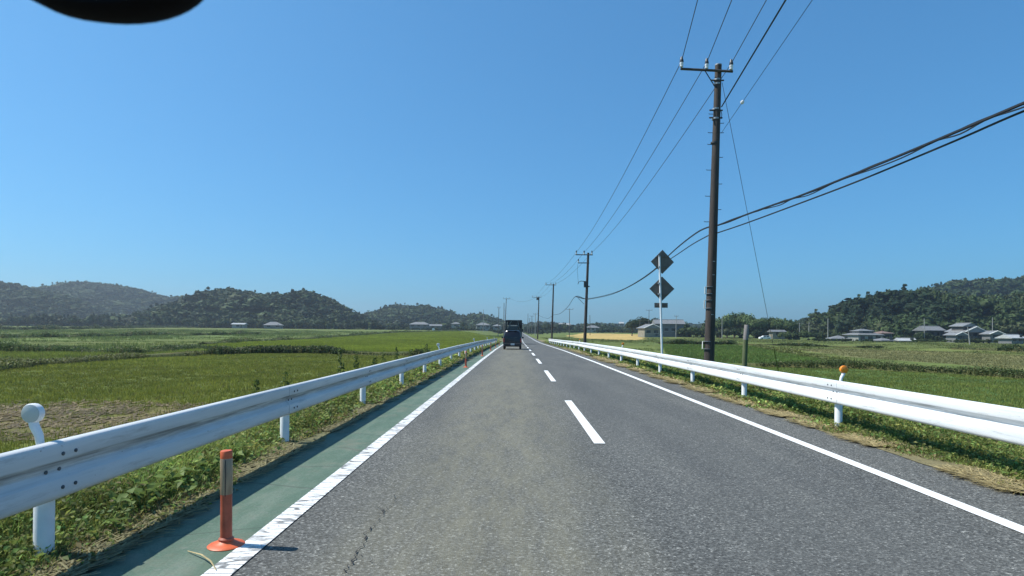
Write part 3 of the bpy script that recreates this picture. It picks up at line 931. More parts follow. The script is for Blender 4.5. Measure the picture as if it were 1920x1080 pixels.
MB().box(c + Vector((0, -.02, 0)), (.40, .028, .03)).build('mounting_rail', M['sign_back'], pl)

wx, wd = 5.63, 14.8
wroot = empty('wooden_post', (wx, wd, ZG(wx, wd)), 'short round wooden post, grey above and mossy below, behind right guardrail', 'post')
wt = at(1400, 609, wd); wm = at(1398, 637, wd); wb = Vector((wx, wd, -.3))
MB().tube([wb, wm], [.062, .060], 16).build('mossy_lower_post', M['moss_wood'], wroot, True)
MB().tube([wm, wt - Vector((0, 0, .01)), wt], [.0585, .057, .050], 16).build('grey_upper_post', M['old_wood'], wroot, True)

# ------------------------------------------------------------------ vehicles
def car_ring(y, zb, zbelt, zt, wb, wm, wt, x0, z0):
    pts = [(-wb, zb), (-wm, zb + .22), (-wm, zbelt - .05), (-wm + .02, zbelt), (-wt, zt - .10), (-wt + .09, zt), (0, zt + .015), (wt - .09, zt), (wt, zt - .10), (wm - .02, zbelt), (wm, zbelt - .05), (wm, zb + .22), (wb, zb)]
    return [Vector((x0 + a, y, z0 + b)) for a, b in pts]

vx, vd = -.33, 52.0
vz = float(zr(vd))
van = empty('van', (vx, vd, vz), 'dark plum hatchback van seen from behind in the left lane', 'van')
MB().loft([car_ring(vd + .02, .36, .92, 1.00, .66, .76, .68, vx, vz), car_ring(vd, .30, .95, 1.45, .70, .80, .66, vx, vz), car_ring(vd + .10, .26, .97, 1.62, .72, .815, .645, vx, vz), car_ring(vd + .35, .24, .97, 1.66, .72, .815, .65, vx, vz),
           car_ring(vd + 2.3, .24, .96, 1.66, .72, .815, .65, vx, vz), car_ring(vd + 3.0, .24, .95, 1.25, .72, .81, .70, vx, vz), car_ring(vd + 3.75, .28, .78, .85, .68, .76, .68, vx, vz)][1:]).build('body', M['van'], van, True)
# rear screen follows the tailgate's slope
rs = [Vector((vx + a, vd - .012 + (z - .95) * .085, vz + z)) for a, z in ((-.62, .98), (.62, .98), (.56, 1.50), (-.56, 1.50))]
MB().add(rs + [p + Vector((0, .02, 0)) for p in rs], [(0, 1, 2, 3), (7, 6, 5, 4), (0, 4, 5, 1), (1, 5, 6, 2), (2, 6, 7, 3), (3, 7, 4, 0)]).build('rear_window', M['glass'], van)
MB().box((vx, vd - .05, vz + .43), (1.54, .20, .26)).build('bumper', M['bumper'], van, bevel=.05)
MB().box((vx, vd - .012, vz + .66), (.50, .03, .05)).build('plate_garnish', M['bumper'], van)
MB().box((vx + .02, vd - .155, vz + .46), (.33, .012, .165)).build('number_plate', M['numplate'], van)
for s in (-1, 1):
    MB().box((vx + s * .735, vd + .02, vz + .80), (.12, .10, .34)).build('tail_lamp', M['lamp_red'], van, bevel=.02)
    m_ = MB().box((vx + s * .93, vd + 2.35, vz + 1.02), (.17, .10, .16)).build('side_mirror', M['bumper'], van, bevel=.03)
    MB().tube([(vx + s * .79, vd + 2.35, vz + .98), (vx + s * .9, vd + 2.35, vz + .99)], .02, 6).build('mirror_arm', M['bumper'], m_)
    for yy in (.62, 3.05):
        w = MB().lathe((vx + s * .70, vd + yy, vz + .29), [(.20, -.085), (.28, -.085), (.295, -.06), (.295, .06), (.28, .085), (.20, .085)], 24, Matrix.Rotation(R(90), 3, 'Y')).build('wheel', M['rubber'], van, True)
        MB().lathe((vx + s * .79, vd + yy, vz + .29), [(.19, -.02), (.19, .012), (.05, .0)], 16, Matrix.Rotation(R(90) * s, 3, 'Y')).build('rim', M['galv'], w, True)
MB().box((vx, vd + .13, vz + 1.635), (.9, .26, .03)).build('roof_spoiler', M['van'], van, bevel=.01)
MB().tube([(vx + .1, vd - .05, vz + .985), (vx + .42, vd - .035, vz + 1.05)], .012, 5).build('rear_wiper', M['bumper'], van)

td, tx = 84.0, -.34
tz = float(zr(td))
tr = empty('truck', (tx, td, tz), 'dark green open framed truck ahead of the van', 'truck')
MB().box((tx, td + 3.0, tz + .80), (.86, 6.0, .22)).build('chassis', M['truck_dark'], tr)
bed = MB().box((tx, td + 2.1, tz + 1.03), (2.28, 4.2, .14)).build('bed_floor', M['truck_green'], tr)
MB().box((tx, td + .02, tz + 1.55), (2.28, .06, .88)).build('tailgate', M['truck_green'], tr, bevel=.01)
for s in (-1, 1):
    MB().box((tx + s * 1.12, td + 2.1, tz + 1.55), (.05, 4.1, .88)).build('side_gate', M['truck_green'], tr, bevel=.01)
    for yy in (.08, 1.4, 2.8, 4.1):
        MB().box((tx + s * 1.10, td + yy, tz + 2.62), (.10, .10, 1.40)).build('frame_post', M['truck_dark'], tr)
    MB().box((tx + s * 1.10, td + 2.1, tz + 3.30), (.12, 4.2, .14)).build('top_rail', M['truck_dark'], tr)
    MB().box((tx + s * 1.14, td + 2.1, tz + 2.42), (.05, 4.0, .75)).build('side_board', M['truck_green'], tr)
    for yy in (.95, 4.9):
        w = MB().lathe((tx + s * .93, td + yy, tz + .42), [(.28, -.14), (.40, -.14), (.42, -.10), (.42, .10), (.40, .14), (.28, .14)], 24, Matrix.Rotation(R(90), 3, 'Y')).build('wheel', M['rubber'], tr, True)
        MB().lathe((tx + s * 1.075, td + yy, tz + .42), [(.25, -.03), (.25, .0), (.08, -.015)], 16, Matrix.Rotation(R(90) * s, 3, 'Y')).build('rim', M['galv'], w, True)
    MB().box((tx + s * .85, td - .03, tz + .86), (.32, .05, .13)).build('tail_lamp', M['lamp_red'], tr)
    MB().box((tx + s * 1.28, td + 6.0, tz + 1.95), (.18, .08, .42)).build('side_mirror', M['truck_dark'], tr, bevel=.03)
    MB().tube([(tx + s * 1.0, td + 6.0, tz + 2.15), (tx + s * 1.26, td + 6.0, tz + 2.1)], .02, 5).build('mirror_arm', M['truck_dark'], tr)
for yy in (.08, 1.4, 2.8, 4.1):
    MB().box((tx, td + yy, tz + 3.32), (2.1, .12, .14)).build('cross_rail', M['truck_dark'], tr)
MB().box((tx, td + .08, tz + 2.10), (2.1, .08, .12)).build('rear_rail', M['truck_green'], tr)
MB().tube([(tx - .95, td + .08, tz + 2.1), (tx - .35, td + .08, tz + 3.25)], .05, 5).build('diagonal_brace', M['tarp'], tr)
MB().tube([(tx + .78, td + .08, tz + 2.1), (tx + .55, td + .08, tz + 3.25)], .05, 5).build('diagonal_brace', M['tarp'], tr)
MB().box((tx - .15, td + 2.4, tz + 2.30), (1.5, 2.4, .8)).build('load_cover', M['tarp'], tr, bevel=.15)
MB().box((tx + .05, td + 3.95, tz + 2.75), (2.0, .06, 1.1)).build('headboard', M['truck_dark'], tr)
MB().box((tx + .75, td + .12, tz + 3.22), (.62, .08, .30)).build('upper_panel', M['truck_dark'], tr)
MB().box((tx - .62, td + .12, tz + 3.24), (.85, .08, .20)).build('upper_panel', M['truck_dark'], tr)
MB().loft([[Vector((tx + a, y, tz + b)) for a, b in ((-1.0, .75), (-1.05, 1.6), (-.95, zt), (.95, zt), (1.05, 1.6), (1.0, .75))] for y, zt in ((td + 4.4, 2.62), (td + 5.8, 2.66), (td + 6.25, 1.9), (td + 6.3, 1.2))]).build('cab', M['truck_green'], tr, True)
MB().box((tx, td + 4.39, tz + 2.15), (1.2, .02, .45)).build('cab_rear_window', M['glass'], tr)
MB().box((tx, td - .03, tz + .62), (1.9, .06, .10)).build('rear_bumper', M['truck_dark'], tr)
MB().box((tx, td - .045, tz + .86), (.34, .015, .17)).build('number_plate', M['numplate'], tr)

# ------------------------------------------------------------------ rear-view mirror of the car the picture is taken from
md = .45
mc = at(180, -101, md)
mroot = empty('rear_view_mirror', mc, 'black rounded rear-view mirror housing at the upper left, close to the lens', 'mirror')
ax, az = 205 / F * md, 118 / F * md
rings = []
for y, k in ((.000, .90), (.004, .97), (.012, 1.0), (.024, .97), (.036, .86), (.044, .62), (.048, .30)):
    rings.append([mc + Vector((ax * k * math.copysign(abs(math.cos(t)) ** .95, math.cos(t)), y, az * k * math.copysign(abs(math.sin(t)) ** .95, math.sin(t)))) for t in [2 * math.pi * i / 40 for i in range(40)]])
MB().loft(rings).build('housing', M['mirror_black'], mroot, True)
MB().loft([[mc + Vector((ax * .80 * math.cos(t), yy, az * (.22 + .50 * math.sin(t)))) for t in [2 * math.pi * i / 40 for i in range(40)]] for yy in (-.002, .001)]).build('mirror_pane', M['mirror_glass'], mroot)
MB().tube([mc + Vector((0, .04, .01)), mc + Vector((0, .065, .05)), mc + Vector((0, .07, .10))], [.010, .009, .012], 12).build('stem', M['mirror_black'], mroot, True)
MB().lathe(mc + Vector((0, .07, .10)), [(.02, 0), (.022, .012), (.018, .02)], 16).build('mount', M['mirror_black'], mroot, True)

# ------------------------------------------------------------------ houses
def house(px, pyb, d, w, dep, h, rh, label, wall='wall_white', roof='tile_grey', kind='hip', yaw=0, z=None, wins=2, upper=None):
    if d < 215: w, h, rh = w * .88, h * .85, rh * .88
    c = at(px, pyb, d)
    if z is None: z = ZG(c.x, d) - .1
    x, y = c.x, d
    hz = max(.5, c.z - z)          # the floor stands where the photograph shows it, on a plinth that reaches the ground
    root = empty('house', (x, y, z), label, 'house', 'houses')
    Rm = Matrix.Rotation(R(yaw), 3, 'Z')
    T = lambda a, b, q: Vector((x, y, z)) + Rm @ Vector((a, b, q))
    def bx(ca, cb, cq, sa, sb, sq):
        return MB().box(T(ca, cb, cq), (sa, sb, sq), Rm)
    top = c.z - z + h
    wl = bx(0, dep / 2, top / 2, w, dep, top).build('wall', M[wall], root)
    def roof_on(ca, cb, ww, dd, zt, hh, name='roof', kd=kind, ov=.6):
        a, b = ww / 2 + ov, dd / 2 + ov
        rl = max(0.2, a - b * (.95 if kd == 'hip' else 0)) if kd == 'hip' else a
        lo = [T(ca - a, cb - b, zt - .05), T(ca + a, cb - b, zt - .05), T(ca + a, cb + b, zt - .05), T(ca - a, cb + b, zt - .05)]
        lo2 = [p + Vector((0, 0, .16)) for p in lo]
        if kd == 'gable_front':
            r1, r2 = T(ca, cb - b, zt + hh), T(ca, cb + b, zt + hh)
            fs = [(0, 3, 2, 1), (0, 1, 5, 4), (1, 2, 6, 5), (2, 3, 7, 6), (3, 0, 4, 7), (4, 5, 8), (6, 7, 9), (5, 6, 9, 8), (7, 4, 8, 9)]
        else:
            r1, r2 = T(ca - rl, cb, zt + hh), T(ca + rl, cb, zt + hh)
            fs = [(0, 3, 2, 1), (0, 1, 5, 4), (1, 2, 6, 5), (2, 3, 7, 6), (3, 0, 4, 7), (4, 5, 9, 8), (6, 7, 8, 9), (5, 6, 9), (7, 4, 8)]
        ro = MB().add(lo + lo2 + [r1, r2], fs).build(name, M[roof], root)
        MB().tube([r1 + Vector((0, 0, .05)), r2 + Vector((0, 0, .05))], .13, 6).build('ridge', M[roof], ro)
        return ro
    ro = roof_on(0, dep / 2, w, dep, top, rh)
    if kind == 'gable_front':
        for s in (-1, 1):
            a = T(s * (w / 2 + .6), -.65, top + .08); b = T(0, -.65, top + rh + .08)
            MB().tube([a, b], .14, 4).build('gable_trim', M['trim'], ro)
    if upper:
        uw, ud, uh, urh, ua = upper
        bx(ua, dep / 2, top + rh * .3 + uh / 2, uw, ud, uh + rh * .6).build('upper_wall', M[wall], root)
        roof_on(ua, dep / 2, uw, ud, top + rh * .6 + uh, urh, 'upper_roof')
        wu = bx(ua, dep / 2 - ud / 2 - .01, top + rh * .6 + uh * .5, uw * .45, .06, .9).build('window', M['window'], root)
    for k in range(wins):
        a = -w / 2 + w * (k + .5) / wins
        wn_ = bx(a, -.015, top - h * .45, min(1.9, w / wins * .55), .06, 1.15).build('window', M['window'], root)
        bx(a, -.04, top - h * .45 - .62, min(2.1, w / wins * .62), .12, .07).build('sill', M['trim'], wn_)
    bx(w * .28, -.02, top - h + 1.0, .95, .07, 2.0).build('door', M['wall_dark'], root)
    return root

# right, before the hill
house(1632, 640, 196, 9.5, 7, 2.4, 1.5, 'house with wide pale roof and white walls under the right hill', 'wall_white', 'tile_light', 'hip', 6, wins=3, upper=(4.6, 3.5, .5, .7, -.4))
house(1577, 642, 192, 6.0, 5, 1.3, 1.2, 'low grey shed left of the pale-roofed house', 'wall_grey', 'tile_light', 'hip', -8, wins=1)
house(1663, 638, 206, 4.2, 5, 2.7, 1.0, 'brown walled annex right behind the pale-roofed house', 'wall_tan', 'tile_brown', 'hip', 4, wins=1)
house(1664, 644, 186, 5.0, 4, 1.0, .9, 'low pale roof right of the wide white-walled house', 'wall_grey', 'tile_light', 'hip', 12, wins=1)
house(1702, 645, 184, 4.6, 4, 1.1, .9, 'small white roofed shed by the field edge under the right hill', 'wall_white', 'tile_white', 'gable', -14, wins=1)
house(1754, 634, 205, 6.6, 6, 3.0, 1.8, 'long grey tiled shed against the dark trees on the right', 'wall_dark', 'tile_light', 'gable', 2, wins=2)
house(1828, 635, 196, 8.2, 7, 2.5, 2.0, 'dark two-storey house with white gable trim at far right', 'wall_dark', 'tile_grey', 'gable_front', 8, wins=3, upper=(4.6, 4.5, .8, 1.1, -.8))
house(1801, 637, 188, 3.6, 4, 1.6, 1.1, 'small gabled porch house left of the white-gabled house', 'wall_grey', 'tile_grey', 'gable_front', 4, wins=1)
house(1868, 636, 190, 4.0, 4, 1.8, 1.2, 'small gabled outbuilding right of the white-gabled house', 'wall_grey', 'tile_grey', 'gable_front', -6, wins=1)
house(1908, 640, 172, 4.6, 4, 1.0, 1.2, 'low house with bright sheet roof at the right edge of the photo', 'wall_grey', 'tile_white', 'gable', 10, wins=2)
# centre right
house(1256, 631, 250, 11.5, 8, 5.2, 1.9, 'large grey two-storey house with pale roof behind the sign pole', 'wall_grey', 'tile_light', 'gable', -4, wins=4)
house(1223, 630, 235, 6.4, 7, 3.0, 1.6, 'tan low house left of the large grey house', 'wall_tan', 'tile_grey', 'gable_front', 10, wins=2)
house(1460, 631, 222, 4.4, 4, 1.7, .7, 'small cream shed before the grove on the right', 'wall_tan', 'tile_light', 'gable', -5, wins=1)
house(1112, 620, 420, 9, 7, 2.0, 1.8, 'broad pale roofed house far across the yellow field', 'wall_white', 'tile_light', 'hip', 0, wins=3)
house(1060, 617, 520, 9, 7, 3.2, 2.0, 'distant white house above the far trees', 'wall_white', 'tile_white', 'gable', 8, wins=2)
house(1165, 612, 620, 4, 5, 3.0, 1.6, 'tiny white house on the far ridge right of centre', 'wall_white', 'tile_white', 'gable', -8, wins=1)
# left
house(446, 614.5, 360, 7.0, 5, 2.0, .8, 'white flat shed below the middle left hill', 'wall_white', 'tile_white', 'gable', 3, wins=1)
house(512, 614.5, 350, 10.0, 7, 1.4, 2.1, 'pale hip roofed house below the middle left hill', 'wall_grey', 'tile_light', 'hip', 18, wins=2)
house(325, 609, 440, 12, 7, 2.0, 1.8, 'hazy long roof between the two left hills', 'wall_grey', 'tile_grey', 'hip', -6, wins=2)
house(697, 612, 480, 8, 6, 2.0, 1.5, 'small pale roof leftmost below the far centre hill', 'wall_grey', 'tile_light', 'hip', 0, wins=2)
house(733, 613, 470, 10, 6, 2.0, 1.6, 'second pale roof from left below the far centre hill', 'wall_wh' 'ite', 'tile_light', 'hip', 5, wins=2)
house(785, 614, 450, 14, 7, 2.2, 1.9, 'wide grey roofed house amid trees below the far centre hill', 'wall_grey', 'tile_light', 'hip', -4, wins=3)
house(817, 616, 430, 8, 6, 1.8, 1.3, 'low grey house right of the wide grey roofed house', 'wall_grey', 'tile_light', 'gable', 8, wins=2)
house(854, 614, 440, 6, 6, 2.6, 1.4, 'tall narrow cream house among far left trees', 'wall_white', 'tile_light', 'hip', 0, wins=1)
house(906, 616, 400, 9, 7, 2.2, 1.8, 'white walled house with pale hip roof left of the truck', 'wall_white', 'tile_light', 'hip', 6, wins=3)
house(931, 617, 410, 5, 6, 2.0, 1.3, 'narrow pale house just left of the truck', 'wall_white', 'tile_grey', 'hip', -6, wins=1)

# ------------------------------------------------------------------ vegetation
def ico(sub=1):
    import bmesh
    bm = bmesh.new(); bmesh.ops.create_icosphere(bm, subdivisions=sub, radius=1.0)
    V = np.array([v.co[:] for v in bm.verts]); Fc = np.array([[v.index for v in f.verts] for f in bm.faces]); bm.free()
    return V, Fc
ICO1, ICO1F = ico(1)
ICO2, ICO2F = ico(2)

def rand_dirs(n, r):
    v = r.normal(size=(n, 3)); return v / np.linalg.norm(v, axis=1, keepdims=True)

def leaf_tris(cen, nrm, size, r, k=2):
    """k crossed triangles-pairs (quads as 2 tris) around each centre, tilted from nrm"""
    n = len(cen)
    t = np.cross(nrm, rand_dirs(n, r)); t /= np.linalg.norm(t, axis=1, keepdims=True) + 1e-9
    b = np.cross(nrm, t)
    s = size[:, None]
    v = np.stack([cen - t * s, cen + b * s * .55, cen + t * s, cen - b * s * .55], 1).reshape(-1, 3)
    i = np.arange(n)[:, None] * 4
    f = np.concatenate([i + np.array([[0, 1, 2]]), i + np.array([[0, 2, 3]])])
    return v, f

def crown_template(seed, kind='round', leaves=70, leaf=.26, lobes=5, core=.80):
    """unit crown (radius about 1, height about 2 about z=0): lumps with leaf faces spread through them"""
    r = np.random.default_rng(seed)
    V, Fc, C = [], [], []
    off = 0
    cs = []
    for k in range(lobes):
        d = rand_dirs(1, r)[0]; d[2] = abs(d[2]) * 1.1 - .35
        rad = r.uniform(.42, .68)
        if kind == 'cone':
            zz = -0.9 + 1.9 * k / max(1, lobes - 1); c = np.array([r.uniform(-.12, .12), r.uniform(-.12, .12), zz]); rad = max(.14, .62 * (1 - (zz + .9) / 2.1))
        else:
            c = d * r.uniform(.25, .55) * np.array([1, 1, .9])
        cs.append((c, rad))
        n_ = ICO1 * rad * core * (1 + .22 * r.normal(size=(len(ICO1), 1)))
        if kind == 'cone': n_[:, 2] *= .8
        V.append(n_ + c); Fc.append(ICO1F + off); off += len(ICO1)
        C.append(np.full((len(ICO1), 1), r.uniform(.62, .95)))
    per = max(1, leaves // lobes)
    for c, rad in cs:
        d = rand_dirs(per, r)
        d[:, 2] = np.where(d[:, 2] < -.4, -d[:, 2], d[:, 2])
        cen = c + d * rad * r.uniform(.72, 1.12, (per, 1))
        nr = d + .7 * rand_dirs(per, r); nr /= np.linalg.norm(nr, axis=1, keepdims=True)
        sz = leaf * r.uniform(.6, 1.3, per)
        v, f = leaf_tris(cen, nr, sz, r)
        V.append(v); Fc.append(f + off); off += len(v)
        C.append(np.repeat(r.uniform(.6, 1.45, (per, 1)), 4, 0))
    return np.concatenate(V), np.concatenate(Fc), np.concatenate(C)

def scatter(templates, pos, sxy, sz, tint, r, rot=True):
    V, Fc, C = [], [], []
    off = 0
    for p, a, h, t in zip(pos, sxy, sz, tint):
        tv, tf, tc = templates[r.integers(len(templates))]
        th = r.uniform(0, 2 * math.pi)
        c_, s_ = math.cos(th), math.sin(th)
        v = np.empty_like(tv)
        v[:, 0] = (tv[:, 0] * c_ - tv[:, 1] * s_) * a + p[0]
        v[:, 1] = (tv[:, 0] * s_ + tv[:, 1] * c_) * a + p[1]
        v[:, 2] = tv[:, 2] * h + p[2]
        V.append(v); Fc.append(tf + off); off += len(tv)
        C.append(tc * np.asarray(t)[None, :])
    return np.concatenate(V), np.concatenate(Fc), np.concatenate(C)

TINTS = np.array([[.022, .040, .018], [.028, .048, .020], [.036, .060, .022], [.046, .070, .026], [.054, .080, .030], [.062, .088, .034], [.058, .072, .034]])
T_FAR = [crown_template(40 + i, 'round', 64, .30, 5, .72) for i in range(6)] + [crown_template(60 + i, 'cone', 40, .30, 4) for i in range(1)]
T_MID = [crown_template(80 + i, 'round', 190, .19, 7, .70) for i in range(6)] + [crown_template(90 + i, 'cone', 120, .20, 6) for i in range(1)]

def hill(name, prof, D, Db, th, sp, templates, label, seed, tint=1.0, back=1.6, zb=FZ - .3, xmin=-1e9, xmax=1e9):
    r = np.random.default_rng(seed)
    pts = [at(px, py, D) for px, py in prof]
    X = np.array([p.x for p in pts]); Z = np.array([p.z for p in pts]) - th * .95
    xs = np.linspace(X[0], X[-1], 90)
    zc = np.maximum(np.interp(xs, X, Z), zb - 1.0)
    rows = np.linspace(0, back, 26)
    def surf(x, s):
        z1 = np.maximum(np.interp(x, X, Z), zb - 1.0)
        shp = np.where(s <= 1, np.sin(np.clip(s, 0, 1) * math.pi / 2) ** 1.05, np.cos(np.clip((s - 1) / (back - 1), 0, 1) * math.pi / 2))
        rid = (pnoise(x, s * (D - Db), (D - Db) * .42, seed) - .5) * .55 * (1 - np.clip(s, 0, 1) ** 3) * np.clip(s * 3, 0, 1)
        z = zb + (z1 - zb) * np.clip(shp * (1 + rid), 0, 1.2)
        y = Db + (D - Db) * s + (pnoise(x, x * 0 + 2.0, 60, seed + 1) - .5) * (D - Db) * .3 * (1 - np.clip(s, 0, 1))
        return y, z
    SX, SS = np.meshgrid(xs, rows)
    Y, Zs = surf(SX, SS)
    n, m = len(xs), len(rows)
    idx = np.arange(n * m).reshape(m, n)
    q = np.stack([idx[:-1, :-1], idx[:-1, 1:], idx[1:, 1:], idx[1:, :-1]], -1).reshape(-1, 4)
    V = np.stack([SX, Y, Zs], -1).reshape(-1, 3)
    h = np_mesh('hill', V, q, M['soil'], np.tile(np.array([[.03, .042, .018]]), (len(V), 1)), True)
    tag(h, kind='structure')
    # the wood on it
    px_, ps, pz = [], [], []
    lx = X[-1] - X[0]; nn = int(lx * (D - Db) * 1.25 / sp ** 2)
    x = r.uniform(X[0], X[-1], nn); s = r.uniform(.0, 1.22, nn)
    y, z = surf(x, s)
    ok = (np.interp(x, X, Z) > zb - .5) & (x / y * F + CX > -330) & (x / y * F + CX < 2250)
    x, y, z = x[ok], y[ok], z[ok]
    k = len(x)
    a = sp * r.choice([.5, .7, .9, 1.25], k) * r.uniform(.85, 1.15, k); hgt = th * r.uniform(.44, .60, k)
    pos = np.stack([x, y, z + hgt * .9], -1)
    cl = pnoise(x, y, sp * 4, seed + 5)
    ti = TINTS[(np.clip(cl * 1.3 - .15 + r.normal(0, .07, k), 0, .999) * len(TINTS)).astype(int)] * tint * r.uniform(.85, 1.15, (k, 1))
    V, Fc, C = scatter(templates, pos, a, hgt, ti, r)
    o = np_mesh('woodland', V, Fc, M['forest'], C)
    tag(o, label, 'woodland', kind='stuff')
    return k

NT = 0
NT += hill('h', [(-330, 570), (-200, 548), (-100, 538), (-30, 528), (0, 527), (20, 531), (45, 541), (75, 545), (100, 548), (130, 560), (170, 590), (205, 618)], 600, 440, 7, 6.0, T_FAR, 'wooded hill at the left edge of the photo', 1)
NT += hill('h', [(50, 600), (85, 562), (110, 546), (130, 537), (155, 530), (175, 527), (225, 535), (270, 545), (310, 558), (330, 555), (350, 561), (400, 580), (470, 612)], 860, 600, 8, 8.0, T_FAR, 'hazy far wooded hill, second from left', 2)
NT += hill('h', [(300, 616), (325, 595), (345, 575), (370, 562), (400, 552), (425, 545), (450, 543), (480, 546), (505, 547), (530, 550), (560, 552), (580, 547), (600, 552), (625, 565), (650, 578), (668, 587), (695, 603), (715, 618)], 480, 385, 7, 6.2, T_FAR, 'dark wooded hill left of the middle', 3)
NT += hill('h', [(630, 606), (665, 587), (690, 589), (700, 590), (720, 580), (750, 570), (775, 575), (795, 572), (835, 580), (860, 590), (880, 592), (900, 588), (920, 594), (945, 602), (975, 618)], 760, 560, 8, 7.0, T_FAR, 'low wooded hill just left of the road end', 4)
NT += hill('h', [(900, 616), (985, 609), (1000, 605), (1030, 605), (1060, 611), (1100, 609), (1120, 605), (1150, 612), (1180, 611), (1240, 611), (1300, 607), (1340, 613), (1460, 616), (1600, 618)], 950, 700, 8, 8.5, T_FAR, 'low far line of woods across the road end', 5)
NT += hill('h', [(1440, 618), (1480, 606), (1510, 596), (1545, 588), (1570, 592), (1640, 614)], 430, 360, 7, 5.5, T_FAR, 'small hazy wooded rise left of the right hill', 6)
NT += hill('h', [(1490, 628), (1530, 602), (1560, 578), (1600, 561), (1640, 549), (1680, 545), (1715, 547), (1760, 554), (1800, 557), (1860, 553), (1920, 549), (2000, 540), (2150, 545), (2300, 560)], 285, 214, 7.5, 5.0, T_MID, 'near wooded hill behind the houses on the right', 7)
NT += hill('h', [(1620, 610), (1680, 566), (1715, 548), (1760, 533), (1800, 530), (1840, 527), (1880, 523), (1920, 518), (2050, 502), (2300, 515)], 540, 390, 8, 6.5, T_FAR, 'higher far wooded ridge at the right edge', 8)

# tree belts on the plain that read as one mass
def belt(pxs, d, depth, h0, h1, sp, templates, label, seed, tint=1.0, gap=0.0):
    r = np.random.default_rng(seed)
    X0, X1 = at(pxs[0], 620, d).x, at(pxs[1], 620, d).x
    n = int((X1 - X0) * depth / sp ** 2 * 1.5)
    x = r.uniform(X0, X1, n); y = d + r.uniform(0, depth, n)
    k = pnoise(x, y * .3, sp * 3.5, seed)
    ok = k > gap; x, y, k = x[ok], y[ok], k[ok]
    hh = (h0 + (h1 - h0) * k) * r.uniform(.75, 1.1, len(x))
    a = np.minimum(hh * .55, sp * r.uniform(.55, .9, len(x)))
    pos = np.stack([x, y, ground_z(x, y) + hh * .48], -1)
    ti = TINTS[r.integers(len(TINTS), size=len(x))] * tint * r.uniform(.75, 1.3, (len(x), 1))
    V, Fc, C = scatter(templates, pos, a, hh * .52, ti, r)
    tag(np_mesh('tree_belt', V, Fc, M['forest'], C), label, 'trees', kind='stuff')
belt((-200, 325), 375, 30, 3.0, 9.0, 4.5, T_FAR, 'dark belt of trees at the foot of the left hills', 21, .85)
belt((335, 700), 372, 16, 2.5, 6.5, 4.0, T_FAR, 'belt of round trees at the foot of the middle left hill', 22, .9)
belt((660, 945), 460, 60, 2.5, 7.5, 5.0, T_FAR, 'belt of trees among houses left of the road end', 23, .9, .25)
belt((985, 1210), 470, 70, 2.5, 7.5, 5.0, T_FAR, 'belt of trees among houses right of the road end', 24, .85, .2)
belt((655, 942), 384, 10, 1.0, 3.2, 2.6, T_FAR, 'low hedges before the houses left of the road end', 29, .9, .2)
belt((1010, 1205), 392, 12, 1.0, 3.4, 2.8, T_FAR, 'low hedges before the houses right of the road end', 30, .85, .2)
belt((1530, 1990), 178, 5, .5, 1.7, 1.5, T_MID, 'low shrubs along the field edge before the right houses', 31, .9, .35)
belt((1342, 1490), 230, 6, 2.5, 5.0, 2.4, T_MID, 'bushes along the front of the grove on the right', 32, 1.0)
belt((1270, 1345), 245, 14, 3.5, 6.0, 3.0, T_MID, 'round bushes right of the large grey house', 25, .9)
belt((1470, 1620), 208, 8, 1.5, 4.0, 2.4, T_MID, 'bushes along the field edge left of the right houses', 26, .9)
belt((1600, 2000), 200, 7, 1.0, 3.4, 2.2, T_MID, 'hedge and bushes around the houses on the right', 27, .8)
belt((1342, 1490), 246, 16, 6.0, 9.5, 3.4, T_MID, 'dark undergrowth of the grove on the right', 28, .75)

# single trees
def tree_mesh(seed, leaves, kind):
    r = np.random.default_rng(seed)
    return crown_template(seed, kind, leaves, .10 if kind != 'spiky' else .16, 9 if kind != 'cone' else 10, .74)
TREE_T = {k: [tree_mesh(200 + i + 10 * j, 900, k if k != 'bamboo' else 'cone') for i in range(3)] for j, k in enumerate(('round', 'cone'))}
def tree(px, d, h, w, label, kind='round', tint=1.0, seed=0, group='single trees', base=None):
    r = np.random.default_rng(seed + 500)
    x = at(px, 620, d).x
    z = ZG(x, d) if base is None else base
    root = empty('tree', (x, d, z), label, 'tree', group)
    tb = h * (.22 if kind == 'round' else .12)
    top = Vector((x, d, z + h * .72))
    t = MB().tube([Vector((x, d, z - .2)), Vector((x + r.uniform(-.1, .1), d, z + tb)), top], [h * .035, h * .026, h * .008], 8)
    for k in range(5):
        th = r.uniform(0, 6.28); z0 = z + h * r.uniform(.25, .5)
        t.tube([Vector((x, d, z0)), Vector((x + math.cos(th) * w * .18, d + math.sin(th) * w * .18, z0 + h * .12)), Vector((x + math.cos(th) * w * .32, d + math.sin(th) * w * .32, z0 + h * .2))], [h * .014, h * .010, h * .004], 5)
    t.build('trunk', M['bark'], root, True)
    tv, tf, tc = TREE_T[kind][seed % 3]
    V = tv * np.array([[w / 2 * .95, w / 2 * .95, h * (.40 if kind == 'round' else .46)]]); V[:, 2] += h * (.58 if kind == 'round' else .54)
    th = r.uniform(0, 6.28); V = V @ np.array([[math.cos(th), math.sin(th), 0], [-math.sin(th), math.cos(th), 0], [0, 0, 1]])
    C = tc * TINTS[2 + seed % 4][None] * tint
    np_mesh('crown', V, tf, M['forest'], C, parent=root)
tree(1185, 268, 8.0, 9.0, 'dark spreading tree at the left end of the grove beside the grey house', seed=1, tint=.7)
tree(1205, 272, 9.3, 10.0, 'tallest dark round tree left of the sign pole', seed=2, tint=.65)
tree(1228, 275, 9.0, 8.0, 'dark tree just behind the sign pole by the grey house', seed=4, tint=.7)
tree(1283, 262, 7.0, 6.0, 'tree at the right end of the grey house', seed=5, tint=.9)
tree(1300, 236, 5.0, 6.5, 'low round bush-like tree left of the near pole', seed=6, tint=1.0)
tree(1322, 238, 5.2, 6.0, 'round grey-green tree just left of the near pole', seed=7, tint=1.05)
